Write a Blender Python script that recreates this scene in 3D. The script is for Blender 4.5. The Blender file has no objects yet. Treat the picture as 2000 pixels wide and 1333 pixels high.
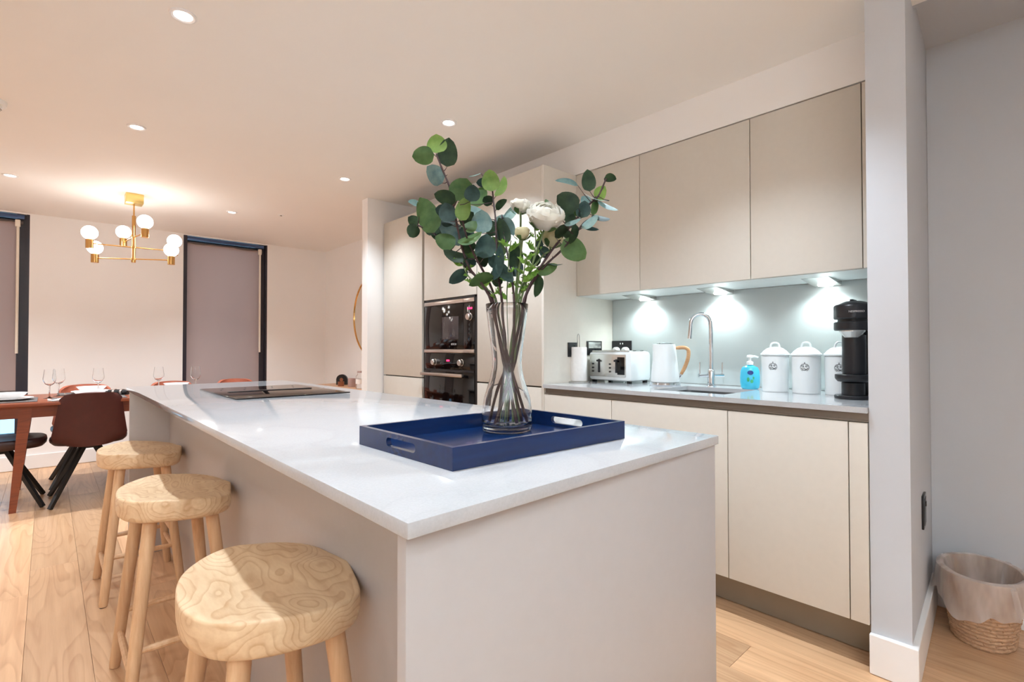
import bpy, bmesh, math, random
from mathutils import Vector, Matrix
random.seed(7)
PI = math.pi
scene = bpy.context.scene
COL = scene.collection

# ------------------------------------------------------------ camera, world, exposure
F_PX, YAW, PITCH, ROLL, CAM_H = 985.04, math.radians(42.628), math.radians(.827), math.radians(-.046), 1.1037
fw = Vector((math.sin(YAW)*math.cos(PITCH), math.cos(YAW)*math.cos(PITCH), math.sin(PITCH)))
rt0 = Vector((math.cos(YAW), -math.sin(YAW), 0)); up0 = rt0.cross(fw)
RT = math.cos(ROLL)*rt0 + math.sin(ROLL)*up0
UP = -math.sin(ROLL)*rt0 + math.cos(ROLL)*up0
CAM = Vector((0, 0, CAM_H))
cam_data = bpy.data.cameras.new('camera')
cam_data.sensor_fit = 'HORIZONTAL'; cam_data.sensor_width = 36
cam_data.lens = F_PX/2000*36; cam_data.clip_start = .02
cam = bpy.data.objects.new('camera', cam_data); COL.objects.link(cam)
m3 = Matrix((RT, UP, -fw)).transposed()
cam.matrix_world = Matrix.Translation(CAM) @ m3.to_4x4()
scene.camera = cam

world = bpy.data.worlds.new('world'); scene.world = world; world.use_nodes = True
bg = world.node_tree.nodes['Background']
bg.inputs['Color'].default_value = (.33, .68, 1.0, 1); bg.inputs['Strength'].default_value = 1.0

scene.view_settings.view_transform = 'Standard'
scene.view_settings.look = 'None'
scene.view_settings.gamma = 1
scene.view_settings.use_curve_mapping = False
scene.view_settings.exposure = 1.25
cy = scene.cycles
cy.use_denoising = True
cy.max_bounces = 12; cy.diffuse_bounces = 8; cy.glossy_bounces = 5; cy.transmission_bounces = 10; cy.transparent_max_bounces = 16
cy.sample_clamp_indirect = 4; cy.blur_glossy = .5

SPOT_W, SPOT_COL, SPOT_DINE = 17.0, (.86, 1.0, 1.13), (.93, 1.0, 1.07)          # ceiling downlights
UP_W, UP_COL = 56.0, (.81, .98, 1.14)              # uplighters added behind the photographer to brighten the ceiling
LED_W, LED_COL = 3.4, (.84, 1.0, 1.03)             # lights under the wall cabinets
BULB_E, BULB_COL = 6.0, (1.0, .98, .95)          # globe bulbs of the pendant

def ray(px, py): return fw + RT*((px-1000)/F_PX) - UP*((py-666.5)/F_PX)
def onZ(px, py, z): d = ray(px, py); return CAM + d*((z-CAM_H)/d.z)
def onX(px, py, x): d = ray(px, py); return CAM + d*(x/d.x)
def onY(px, py, y): d = ray(px, py); return CAM + d*(y/d.y)
def deep(px, py, dist): return CAM + ray(px, py)*dist

# ------------------------------------------------------------ materials
def lin(c):
    f = lambda v: v/12.92 if v <= .04045 else ((v+.055)/1.055)**2.4
    return tuple(f(v/255) for v in c) + (1,)
class Nodes:
    def __init__(s, name):
        s.m = bpy.data.materials.new(name); s.m.use_nodes = True
        s.t = s.m.node_tree; s.b = s.t.nodes['Principled BSDF']; s.o = s.t.nodes['Material Output']
    def n(s, typ, **kw):
        nd = s.t.nodes.new(typ)
        for k, v in kw.items():
            if k in nd.bl_rna.properties: setattr(nd, k, v)
            else: nd.inputs[k.replace('_', ' ')].default_value = v
        return nd
    def l(s, a, b): s.t.links.new(a, b)
    def ramp(s, fac, stops):
        r = s.n('ShaderNodeValToRGB'); e = r.color_ramp.elements
        while len(e) < len(stops): e.new(.5)
        for i, (p, c) in enumerate(stops): e[i].position = p; e[i].color = c
        s.l(fac, r.inputs['Fac']); return r
    def coord(s, scale=(1, 1, 1), kind='Object'):
        tc = s.n('ShaderNodeTexCoord'); mp = s.n('ShaderNodeMapping'); mp.inputs['Scale'].default_value = scale
        s.l(tc.outputs[kind], mp.inputs['Vector']); return mp.outputs['Vector']
    def bump(s, h, strength=.1, dist=.002):
        b = s.n('ShaderNodeBump'); b.inputs['Strength'].default_value = strength; b.inputs['Distance'].default_value = dist
        s.l(h, b.inputs['Height']); s.l(b.outputs['Normal'], s.b.inputs['Normal'])

def mat(name, rgb, rough=.5, metal=0, vary=.03, scale=8, bump=0, spec=.5, coat=0, trans=0, ior=1.5, emit=None, estr=0, alpha=1, sheen=0, stretch=(1, 1, 1)):
    N = Nodes(name); c = lin(rgb)
    v = N.coord(stretch); nz = N.n('ShaderNodeTexNoise'); nz.inputs['Scale'].default_value = scale; nz.inputs['Detail'].default_value = 4
    N.l(v, nz.inputs['Vector'])
    lo = tuple(x*(1-vary) for x in c[:3])+(1,); hi = tuple(min(1, x*(1+vary)) for x in c[:3])+(1,)
    r = N.ramp(nz.outputs['Fac'], [(.3, lo), (.7, hi)]); N.l(r.outputs['Color'], N.b.inputs['Base Color'])
    b = N.b.inputs
    b['Roughness'].default_value = rough; b['Metallic'].default_value = metal; b['Specular IOR Level'].default_value = spec
    b['Coat Weight'].default_value = coat; b['Transmission Weight'].default_value = trans; b['IOR'].default_value = ior
    b['Alpha'].default_value = alpha; b['Sheen Weight'].default_value = sheen
    if emit: b['Emission Color'].default_value = tuple(emit)+(1,); b['Emission Strength'].default_value = estr
    if bump: N.bump(nz.outputs['Fac'], bump)
    return N.m

def wood(name, light, dark, grain=(30, 1.6, 30), rough=.42, ring=True, tint=.0, knots=False, bump=.15, ringscale=2.2, ringmix=.25):
    """timber whose grain runs along local Y"""
    N = Nodes(name)
    v = N.coord(grain); info = N.n('ShaderNodeObjectInfo')
    add = N.n('ShaderNodeVectorMath', operation='ADD')
    mul = N.n('ShaderNodeVectorMath', operation='SCALE'); comb = N.n('ShaderNodeCombineXYZ')
    N.l(info.outputs['Random'], comb.inputs['X']); N.l(info.outputs['Random'], comb.inputs['Y']); N.l(info.outputs['Random'], comb.inputs['Z'])
    N.l(comb.outputs[0], mul.inputs[0]); mul.inputs['Scale'].default_value = 57
    N.l(v, add.inputs[0]); N.l(mul.outputs[0], add.inputs[1])
    n1 = N.n('ShaderNodeTexNoise'); n1.inputs['Scale'].default_value = 1.0; n1.inputs['Detail'].default_value = 8; n1.inputs['Roughness'].default_value = .62
    N.l(add.outputs[0], n1.inputs['Vector'])
    # cathedral figure: contour lines of a stretched low noise
    v2 = N.coord((grain[0]*.16, grain[1]*.42, grain[2]*.16)); add2 = N.n('ShaderNodeVectorMath', operation='ADD')
    N.l(v2, add2.inputs[0]); N.l(mul.outputs[0], add2.inputs[1])
    n2 = N.n('ShaderNodeTexNoise'); n2.inputs['Scale'].default_value = 1.0; n2.inputs['Detail'].default_value = 1.5
    N.l(add2.outputs[0], n2.inputs['Vector'])
    m = N.n('ShaderNodeMath', operation='MULTIPLY'); m.inputs[1].default_value = ringscale*20
    N.l(n2.outputs['Fac'], m.inputs[0])
    fr = N.n('ShaderNodeMath', operation='FRACT'); N.l(m.outputs[0], fr.inputs[0])
    rr = N.ramp(fr.outputs[0], [(0, (.2, .2, .2, 1)), (.6, (.3, .3, .3, 1)), (.9, (1, 1, 1, 1)), (1, (.2, .2, .2, 1))])
    mix = N.n('ShaderNodeMix', data_type='FLOAT'); mix.inputs[0].default_value = .45 if ring else .0
    mix.inputs[0].default_value = ringmix if ring else 0
    N.l(n1.outputs['Fac'], mix.inputs[2]); N.l(rr.outputs['Color'], mix.inputs[3])
    cr = N.ramp(mix.outputs[0], [(.22, lin(light)), (.85, lin(dark))])
    hsv = N.n('ShaderNodeHueSaturation'); mr = N.n('ShaderNodeMapRange'); mr.inputs['To Min'].default_value = 1-tint; mr.inputs['To Max'].default_value = 1+tint
    N.l(info.outputs['Random'], mr.inputs['Value']); N.l(mr.outputs[0], hsv.inputs['Value']); N.l(cr.outputs['Color'], hsv.inputs['Color'])
    out = hsv.outputs['Color']
    if knots:
        vk = N.coord((1.0, .55, 1.0)); addk = N.n('ShaderNodeVectorMath', operation='ADD')
        N.l(vk, addk.inputs[0]); N.l(mul.outputs[0], addk.inputs[1])
        vo = N.n('ShaderNodeTexVoronoi'); vo.inputs['Scale'].default_value = 2.3; N.l(addk.outputs[0], vo.inputs['Vector'])
        kr = N.ramp(vo.outputs['Distance'], [(.0, (.12, .12, .12, 1)), (.022, (.3, .3, .3, 1)), (.055, (1, 1, 1, 1))])
        mm = N.n('ShaderNodeMix', data_type='RGBA', blend_type='MULTIPLY'); mm.inputs[0].default_value = .85
        N.l(out, mm.inputs[6]); N.l(kr.outputs['Color'], mm.inputs[7]); out = mm.outputs[2]
    N.l(out, N.b.inputs['Base Color'])
    N.b.inputs['Roughness'].default_value = rough
    N.bump(n1.outputs['Fac'], bump, .001)
    return N.m

def quartz(name):
    N = Nodes(name); v = N.coord((1, 1, 1))
    n1 = N.n('ShaderNodeTexNoise'); n1.inputs['Scale'].default_value = 3.5; n1.inputs['Detail'].default_value = 7; n1.inputs['Distortion'].default_value = .6
    N.l(v, n1.inputs['Vector'])
    r = N.ramp(n1.outputs['Fac'], [(.40, lin((186, 187, 189))), (.485, lin((184, 185, 187))), (.5, lin((182, 183, 185))), (.515, lin((185, 186, 188))), (.62, lin((188, 189, 191)))])
    n2 = N.n('ShaderNodeTexNoise'); n2.inputs['Scale'].default_value = 260; n2.inputs['Detail'].default_value = 2; N.l(v, n2.inputs['Vector'])
    r2 = N.ramp(n2.outputs['Fac'], [(.3, (.93, .93, .93, 1)), (.7, (1, 1, 1, 1))])
    mm = N.n('ShaderNodeMix', data_type='RGBA', blend_type='MULTIPLY'); mm.inputs[0].default_value = 1
    N.l(r.outputs['Color'], mm.inputs[6]); N.l(r2.outputs['Color'], mm.inputs[7]); N.l(mm.outputs[2], N.b.inputs['Base Color'])
    N.b.inputs['Roughness'].default_value = .09; N.b.inputs['IOR'].default_value = 1.55
    return N.m

def leafmat(name, a, b):
    N = Nodes(name); v = N.coord((1, 1, 1)); nz = N.n('ShaderNodeTexNoise'); nz.inputs['Scale'].default_value = 45; nz.inputs['Detail'].default_value = 4
    N.l(v, nz.inputs['Vector']); r = N.ramp(nz.outputs['Fac'], [(.3, lin(a)), (.7, lin(b))])
    info = N.n('ShaderNodeObjectInfo'); hsv = N.n('ShaderNodeHueSaturation'); mr = N.n('ShaderNodeMapRange'); mr.inputs['To Min'].default_value = .8; mr.inputs['To Max'].default_value = 1.2
    N.l(info.outputs['Random'], mr.inputs['Value']); N.l(mr.outputs[0], hsv.inputs['Value']); N.l(r.outputs['Color'], hsv.inputs['Color'])
    N.l(hsv.outputs['Color'], N.b.inputs['Base Color']); N.b.inputs['Roughness'].default_value = .55
    tr = N.n('ShaderNodeBsdfTranslucent'); N.l(hsv.outputs['Color'], tr.inputs['Color'])
    ms = N.n('ShaderNodeMixShader'); ms.inputs[0].default_value = .22
    N.l(N.b.outputs[0], ms.inputs[1]); N.l(tr.outputs[0], ms.inputs[2]); N.l(ms.outputs[0], N.o.inputs['Surface'])
    N.bump(nz.outputs['Fac'], .2)
    return N.m

def liner_mat():
    N = Nodes('bin_liner_plastic'); N.b.inputs['Base Color'].default_value = lin((236, 232, 230)); N.b.inputs['Roughness'].default_value = .32
    tp = N.n('ShaderNodeBsdfTransparent'); tl = N.n('ShaderNodeBsdfTranslucent'); tl.inputs['Color'].default_value = lin((235, 232, 232))
    nz = N.n('ShaderNodeTexNoise'); nz.inputs['Scale'].default_value = 14; nz.inputs['Detail'].default_value = 3; N.l(N.coord((1, 1, .3)), nz.inputs['Vector'])
    a = N.n('ShaderNodeMixShader'); a.inputs[0].default_value = .35; N.l(N.b.outputs[0], a.inputs[1]); N.l(tl.outputs[0], a.inputs[2])
    r = N.ramp(nz.outputs['Fac'], [(.35, (.30, .30, .30, 1)), (.7, (.62, .62, .62, 1))])
    b = N.n('ShaderNodeMixShader'); N.l(r.outputs['Color'], b.inputs[0]); N.l(tp.outputs[0], b.inputs[1]); N.l(a.outputs[0], b.inputs[2])
    N.l(b.outputs[0], N.o.inputs['Surface']); return N.m

M = dict(
    wall=mat('wall_paint', (240, 237, 234), .75, vary=.01, scale=3, bump=.03),
    hall=mat('hall_wall_shaded', (193, 195, 199), .75, vary=.01, scale=3, bump=.03),  # white wall paint greyed: the hall's low light is in the colour
    ceil=mat('ceiling_paint', (243, 240, 235), .8, vary=.01, scale=2),
    trim=mat('trim_paint', (236, 234, 232), .35, vary=.01),
    cab=mat('greige_laminate', (208, 201, 190), .42, vary=.012, scale=40),
    cabside=mat('lit_side_laminate', (216, 210, 200), .45, vary=.012, scale=40),  # greige made paler: the glow of the cabinet lights is in the colour
    carcass=mat('dark_gap', (70, 60, 52), .7),
    rail=mat('taupe_rail', (136, 126, 116), .45, metal=.35),
    plinth=mat('taupe_plinth', (150, 138, 122), .4, metal=.3),
    isl=mat('island_laminate', (182, 177, 175), .38, vary=.012, scale=40),
    quartz=quartz('white_quartz'),
    splash=mat('pale_stone_splash', (182, 188, 187), .3, vary=.05, scale=2.5),
    under=mat('cabinet_underside', (225, 228, 226), .4),
    black=mat('black_glass', (8, 7, 8), .06, spec=.4),
    blackp=mat('black_plastic', (24, 24, 28), .3),
    blackm=mat('black_matt_metal', (20, 19, 20), .45),
    winglass=mat('micro_window_glass', (62, 55, 56), .1),
    steel=mat('brushed_steel', (205, 196, 190), .28, metal=1, vary=.04, stretch=(1, 1, 60)),
    chrome=mat('chrome', (215, 218, 222), .06, metal=1, vary=.01),
    sink=mat('sink_steel', (170, 172, 174), .25, metal=1),
    gold=mat('polished_brass', (226, 178, 112), .16, metal=1, vary=.02),
    goldp=mat('pale_brass_canopy', (236, 205, 130), .28, metal=.85, vary=.02),
    navy=mat('navy_lacquer', (14, 40, 84), .2, vary=.12, scale=5, coat=.15, stretch=(1, 14, 14)),
    glass=mat('clear_glass', (255, 255, 255), .0, vary=0, trans=1, ior=1.45),
    wglass=mat('thin_wine_glass', (255, 255, 255), .0, vary=0, trans=1, ior=1.28),
    pane=mat('window_glass', (255, 255, 255), .0, vary=0, trans=1, ior=1.05),
    frame=mat('dark_window_frame', (38, 34, 44), .35),
    framehi=mat('blue_grey_head_frame', (70, 92, 132), .25, metal=.3),
    blind=mat('taupe_blackout_blind', (202, 172, 160), .8, vary=.06, scale=1.5, stretch=(1, 1, .4)),
    blindrail=mat('blind_rail', (96, 84, 78), .5),
    tube=mat('cream_plastic', (235, 225, 210), .4),
    white=mat('white_plastic', (240, 240, 238), .28),
    ceramic=mat('white_ceramic', (238, 238, 238), .15, vary=.01),
    enamel=mat('white_enamel', (226, 231, 232), .22, vary=.015),
    paper=mat('kitchen_paper', (244, 242, 240), .9, vary=.03, scale=60, bump=.3),
    silver=mat('silver_panel', (212, 212, 208), .22, metal=.8),
    soap=mat('blue_liquid_soap', (84, 212, 244), .12, vary=.03, trans=.25),
    soaplab=mat('navy_label_print', (28, 60, 130), .4),
    soapgreen=mat('green_label_print', (60, 170, 110), .4),
    lens=mat('downlight_lens', (255, 250, 245), .3, emit=(1, .97, .95), estr=3.5),
    ledlens=mat('led_lens', (245, 255, 255), .3, emit=(.92, 1, 1), estr=9),
    bulb=mat('glowing_globe', (255, 240, 225), .4, emit=BULB_COL, estr=BULB_E),
    red=mat('red_display', (60, 0, 8), .3, emit=(1, .02, .10), estr=1.6),
    orangewood=wood('handle_wood', (204, 160, 116), (176, 122, 80)),
    oak=wood('oak_plank', (220, 180, 140), (176, 130, 93), grain=(40, 1.6, 40), rough=.33, tint=.22, knots=True, bump=.06, ringscale=.9),
    gap=mat('floor_joint', (150, 108, 76), .8),
    ash=wood('ash_stool_wood', (236, 210, 172), (190, 144, 100), grain=(44, 9, 44), rough=.45, tint=.04, ringscale=1.1, ringmix=.3),
    ashleg=wood('ash_leg_wood', (224, 188, 148), (186, 140, 100), grain=(60, 60, 3), rough=.45, tint=.06, ring=False),
    tablew=wood('reddish_table_wood', (146, 74, 40), (100, 42, 22), grain=(2, 30, 30), rough=.35, tint=.03),
    console=wood('console_wood', (214, 170, 130), (176, 122, 86), grain=(30, 2, 30), rough=.4),
    leather=mat('oxblood_leather', (70, 23, 20), .5, vary=.08, scale=30, bump=.1),
    leather2=mat('tan_leather', (176, 98, 74), .5, vary=.08, scale=30, bump=.1),
    dleather=mat('dark_brown_leather', (58, 34, 32), .42, vary=.08, scale=30, bump=.1),
    mirror=mat('mirror_glass', (240, 236, 228), .02, metal=1, vary=0),
    copper=mat('dusky_copper', (150, 96, 70), .4, metal=.5),
    mauve=mat('mauve_ribbed_ceramic', (176, 148, 142), .5, vary=.08, scale=20),
    grey=mat('grey_woven_mat', (96, 90, 88), .8, vary=.2, scale=120, bump=.4),
    linen=mat('white_linen', (240, 234, 228), .85, vary=.03, scale=60, bump=.2),
    rope=mat('seagrass_rope', (184, 148, 116), .8, vary=.22, scale=70, bump=.5, stretch=(1, 1, 3)),
    rope2=mat('dark_seagrass', (120, 92, 70), .85, vary=.2, scale=70),
    liner=liner_mat(),
    socket=mat('black_nickel_plate', (42, 42, 44), .3, metal=.5),
    socketdk=mat('socket_insert', (16, 16, 18), .4),
    petal=mat('white_petal', (240, 237, 228), .6, vary=.05, scale=40, sheen=.3),
    petalc=mat('cream_petal', (228, 222, 186), .6, vary=.06, scale=40),
    stemd=mat('brown_twig', (54, 30, 30), .6, vary=.3, scale=60, bump=.4),
    stemg=mat('green_stem', (96, 116, 72), .5, vary=.15, scale=50),
    lg=leafmat('leaf_fresh_green', (118, 150, 74), (156, 180, 104)),
    mg=leafmat('leaf_mid_green', (76, 110, 62), (114, 144, 86)),
    dg=leafmat('leaf_dark_green', (38, 60, 42), (70, 94, 62)),
    bg=leafmat('leaf_blue_grey', (116, 148, 148), (166, 190, 184)),
    tg=leafmat('leaf_teal_dark', (48, 72, 68), (82, 110, 102)),
    fern=leafmat('fern_bright_green', (120, 168, 66), (160, 196, 96)),
    vein=mat('leaf_vein', (70, 84, 50), .6),
    ink=mat('dark_grey_print', (70, 76, 80), .5),
    logo=mat('pale_logo_print', (205, 200, 198), .4),
)

# ------------------------------------------------------------ mesh helpers
def BM(): return bmesh.new()
def box(bm, x0, x1, y0, y1, z0, z1, bev=0):
    vs = [bm.verts.new((x, y, z)) for z in (z0, z1) for y in (y0, y1) for x in (x0, x1)]
    fs = [(0, 2, 3, 1), (4, 5, 7, 6), (0, 1, 5, 4), (1, 3, 7, 5), (3, 2, 6, 7), (2, 0, 4, 6)]
    fc = [bm.faces.new([vs[i] for i in f]) for f in fs]
    if bev:
        es = list({e for f in fc for e in f.edges})
        bmesh.ops.bevel(bm, geom=es, offset=bev, segments=2, profile=.5, affect='EDGES', clamp_overlap=True)
    return fc
def prism(bm, pts, z0, z1, bev=0):
    a = [bm.verts.new((p[0], p[1], z0)) for p in pts]; b = [bm.verts.new((p[0], p[1], z1)) for p in pts]
    n = len(pts); area = sum(pts[i][0]*pts[(i+1) % n][1]-pts[(i+1) % n][0]*pts[i][1] for i in range(n))
    if area < 0: a.reverse(); b.reverse()
    fc = [bm.faces.new(a[::-1]), bm.faces.new(b)]
    for i in range(n): fc.append(bm.faces.new((a[i], a[(i+1) % n], b[(i+1) % n], b[i])))
    if bev:
        es = list({e for f in fc for e in f.edges})
        bmesh.ops.bevel(bm, geom=es, offset=bev, segments=2, profile=.5, affect='EDGES', clamp_overlap=True)
def basis(d):
    d = Vector(d).normalized(); a = Vector((0, 0, 1)) if abs(d.z) < .9 else Vector((1, 0, 0))
    u = d.cross(a).normalized(); return u, d.cross(u).normalized()
def tube(bm, pts, rad, seg=10, cap=True):
    pts = [Vector(p) for p in pts]; n = len(pts)
    rad = rad if isinstance(rad, (list, tuple)) else [rad]*n
    rings = []; u = None
    for i, p in enumerate(pts):
        d = (pts[min(i+1, n-1)]-pts[max(i-1, 0)]).normalized()
        if u is None: u, w = basis(d)
        else:
            u = (u-d*u.dot(d)).normalized(); w = d.cross(u)
        rings.append([bm.verts.new(p+(u*math.cos(a)+w*math.sin(a))*rad[i]) for a in [2*PI*k/seg for k in range(seg)]])
    for r, s in zip(rings, rings[1:]):
        for k in range(seg): bm.faces.new((r[k], r[(k+1) % seg], s[(k+1) % seg], s[k]))
    if cap: bm.faces.new(rings[0][::-1]); bm.faces.new(rings[-1])
def lathe(bm, prof, seg=24, c=(0, 0, 0), sx=1, sy=1, ax='Z'):
    c = Vector(c); rings = []
    def pt(r, h, a):
        x, y = r*math.cos(a)*sx, r*math.sin(a)*sy
        return c+(Vector((x, y, h)) if ax == 'Z' else Vector((-h, x, y)) if ax == '-X' else Vector((x, -h, y)) if ax == '-Y' else Vector((h, x, y)))
    for r, h in prof:
        if r < 1e-6: rings.append([bm.verts.new(pt(0, h, 0))])
        else: rings.append([bm.verts.new(pt(r, h, 2*PI*k/seg)) for k in range(seg)])
    for a, b in zip(rings, rings[1:]):
        for k in range(seg):
            k2 = (k+1) % seg
            if len(a) == 1 and len(b) == 1: continue
            if len(a) == 1: bm.faces.new((a[0], b[k2], b[k]))
            elif len(b) == 1: bm.faces.new((a[k], a[k2], b[0]))
            else: bm.faces.new((a[k], a[k2], b[k2], b[k]))
def wpos(o):
    v = Vector((0, 0, 0))
    while o: v += o.location; o = o.parent
    return v
def obj(name, bm, m, parent=None, smooth=True, world=False, loc=None, sharp=32):
    """one mesh object; world=True: vertices are in room coordinates and are made local to the parent chain"""
    bmesh.ops.recalc_face_normals(bm, faces=bm.faces)
    off = Vector((0, 0, 0))
    if world and parent: off = wpos(parent)
    if loc is not None: off = Vector(loc)
    if off.length: bmesh.ops.translate(bm, verts=bm.verts, vec=-off)
    if smooth:
        for f in bm.faces: f.smooth = True
        for e in bm.edges:
            if len(e.link_faces) == 2 and e.calc_face_angle(0) > math.radians(sharp): e.smooth = False
    me = bpy.data.meshes.new(name); bm.to_mesh(me); bm.free()
    if isinstance(m, str): m = M[m]
    me.materials.append(m)
    o = bpy.data.objects.new(name, me); COL.objects.link(o)
    if parent: o.parent = parent
    if loc is not None:
        o.location = Vector(loc)-(wpos(parent) if parent else Vector((0, 0, 0)))
    return o
def tag(o, label=None, cat=None, group=None, kind=None):
    if label: o['label'] = label
    if cat: o['category'] = cat
    if group: o['group'] = group
    if kind: o['kind'] = kind
    return o
def thing(name, label, cat, loc, rotz=0, group=None):
    o = bpy.data.objects.new(name, None); COL.objects.link(o); o.location = loc; o.rotation_euler = (0, 0, rotz)
    o.empty_display_size = .05
    return tag(o, label, cat, group)
def kids(o): return [c for c in bpy.data.objects if c.parent == o]
def dup(root, loc, rotz=0, label=None, group=None):
    def cp(o, p):
        c = o.copy(); COL.objects.link(c); c.parent = p
        for k in kids(o): cp(k, c)
        return c
    r = cp(root, None); r.location = loc; r.rotation_euler = (0, 0, rotz)
    tag(r, label, None, group); return r
def struct(name, bm, m, smooth=False): return tag(obj(name, bm, m, smooth=smooth), kind='structure')
def text(name, body, size, m, parent, matrix):
    """flat lettering; matrix: local text space (x right, y up, z out) to room space"""
    cu = bpy.data.curves.new(name, 'FONT'); cu.body = body; cu.size = size; cu.align_x = 'CENTER'; cu.align_y = 'CENTER'; cu.extrude = .0002
    t = bpy.data.objects.new(name, cu); COL.objects.link(t)
    me = bpy.data.meshes.new_from_object(t.evaluated_get(bpy.context.evaluated_depsgraph_get()))
    bpy.data.objects.remove(t); me.transform(matrix); me.transform(Matrix.Translation(-wpos(parent)))
    me.materials.clear(); me.materials.append(M[m]); me.name = name
    o = bpy.data.objects.new(name, me); COL.objects.link(o); o.parent = parent
    return o
def face_minus_x(p):      # lettering on a surface that faces -X
    return Matrix(((0, 0, -1, p[0]), (-1, 0, 0, p[1]), (0, 1, 0, p[2]), (0, 0, 0, 1)))
def bxo(name, m, parent, x0, x1, y0, y1, z0, z1, bev=0):
    bm = BM(); box(bm, x0, x1, y0, y1, z0, z1, bev); return obj(name, bm, m, parent, world=True)

# ------------------------------------------------------------ room shell
HC = 2.347                    # ceiling
XF, XU, XW = 2.068, 2.349, 2.72   # base fronts, wall cabinet fronts, kitchen wall
YW = 6.404                    # window wall
XL, YB, XR = -2.2, -1.7, 2.82
NIB = [(2.075, .447), (2.075, .335), (2.82, .385), (3.0, .385), (3.0, .447)]

bm = BM(); box(bm, XL-.2, 3.0, YB-.2, YW+.2, -.12, -.012)
floor = struct('floor', bm, 'gap')
PW = .18
k0 = int((XL-1.746)/PW)-1
plank_x = [1.746+PW*k for k in range(k0, 8)]
rnd = random.Random(3)
pm = None
for x in plank_x:
    if x+PW < XL-.05 or x > 2.9: continue
    y = YB-.1-rnd.uniform(0, 1.6)
    if x < 0 and x > -.2: y = 3.477-1.9*3
    while y < YW+.05:
        L = 1.9
        y0, y1 = max(y, YB-.1), min(y+L, YW+.1)
        if y1-y0 > .05 and not (x > 2.2 and y0 > .6 and False):
            bm = BM(); xa, xb = x+.0004, x+PW-.0004
            box(bm, xa, min(xb, 2.98), y0+.0006, y1-.0006, -.012, 0, .0007)
            obj('plank', bm, 'oak', floor, loc=(x+PW/2, (y0+y1)/2, 0), smooth=False)
        y += L
bm = BM(); prism(bm, [(XL-.1, YB-.1), (2.3, YB-.1), (2.3, .4), (3.0, .4), (3.0, YW+.1), (XL-.1, YW+.1)], HC, HC+.15)
struct('ceiling', bm, 'ceil')
bm = BM(); box(bm, 2.3, 3.0, YB-.1, .4, 2.41, 2.5)
struct('ceiling', bm, 'hall')
bm = BM(); box(bm, 2.32, 2.3001, YB-.1, .39, HC, 2.42)
struct('trim_1', bm, 'hall')
# window wall with two openings
W1 = (-.98, -.131, .275); W2 = (1.07, 1.921, .335); WT = 2.335
bm = BM()
box(bm, XL-.2, W1[0], YW, YW+.22, 0, HC); box(bm, W1[1], W2[0], YW, YW+.22, 0, HC); box(bm, W2[1], 3.0, YW, YW+.22, 0, HC)
for w in (W1, W2):
    box(bm, w[0], w[1], YW, YW+.22, 0, w[2]); box(bm, w[0], w[1], YW, YW+.22, WT, HC)
struct('wall_back', bm, 'wall')
bm = BM(); box(bm, XL-.2, XL, YB-.1, YW, 0, HC); struct('wall_left', bm, 'wall')
bm = BM(); box(bm, XL-.2, 3.0, YB-.3, YB-.1, 0, 2.5); struct('wall_behind', bm, 'wall')
bm = BM(); box(bm, 2.63, 2.83, 3.95, YW, 0, HC); struct('wall_dining', bm, 'wall')
bm = BM(); box(bm, 1.93, 2.83, 3.85, 3.95, 0, HC); struct('wall_partition', bm, 'wall')
bm = BM(); box(bm, XW, 2.9, .447, 3.85, 0, HC); struct('wall_kitchen', bm, 'wall')
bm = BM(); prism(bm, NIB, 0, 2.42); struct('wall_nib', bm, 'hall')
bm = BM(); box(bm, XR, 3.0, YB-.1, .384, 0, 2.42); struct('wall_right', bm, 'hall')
# bulkhead over the wall cabinets
bm = BM(); box(bm, XU, XW, .447, 3.85, 2.156, HC); struct('wall_bulkhead', bm, 'wall')
# skirtings
def skirt(name, pts, closed=False, h=.115, t=.015):
    bm = BM()
    prism(bm, pts, .002, h-.006); 
    return struct(name, bm, 'trim')
def skirt_box(name, x0, x1, y0, y1):
    bm = BM(); box(bm, x0, x1, y0, y1, .002, .13, .004); return struct(name, bm, 'trim')
skirt_box('baseboard_back', XL, 2.63, YW-.016, YW)
skirt_box('baseboard_dining', 2.614, 2.63, 3.95, YW-.016)
skirt_box('baseboard_left', XL, XL+.016, YB-.1, YW-.016)
skirt_box('baseboard_partition', 1.914, 1.93, 3.835, 3.966)
bm = BM(); prism(bm, [(2.057, .449), (2.075, .449), (2.075, .335), (2.82, .385), (2.82, .367), (2.057, .316)], .002, .135, .003); struct('baseboard_nib', bm, 'trim')
bm = BM(); box(bm, 2.804, 2.82, YB-.1, .366, .002, .135, .003); struct('baseboard_right', bm, 'trim')

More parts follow.
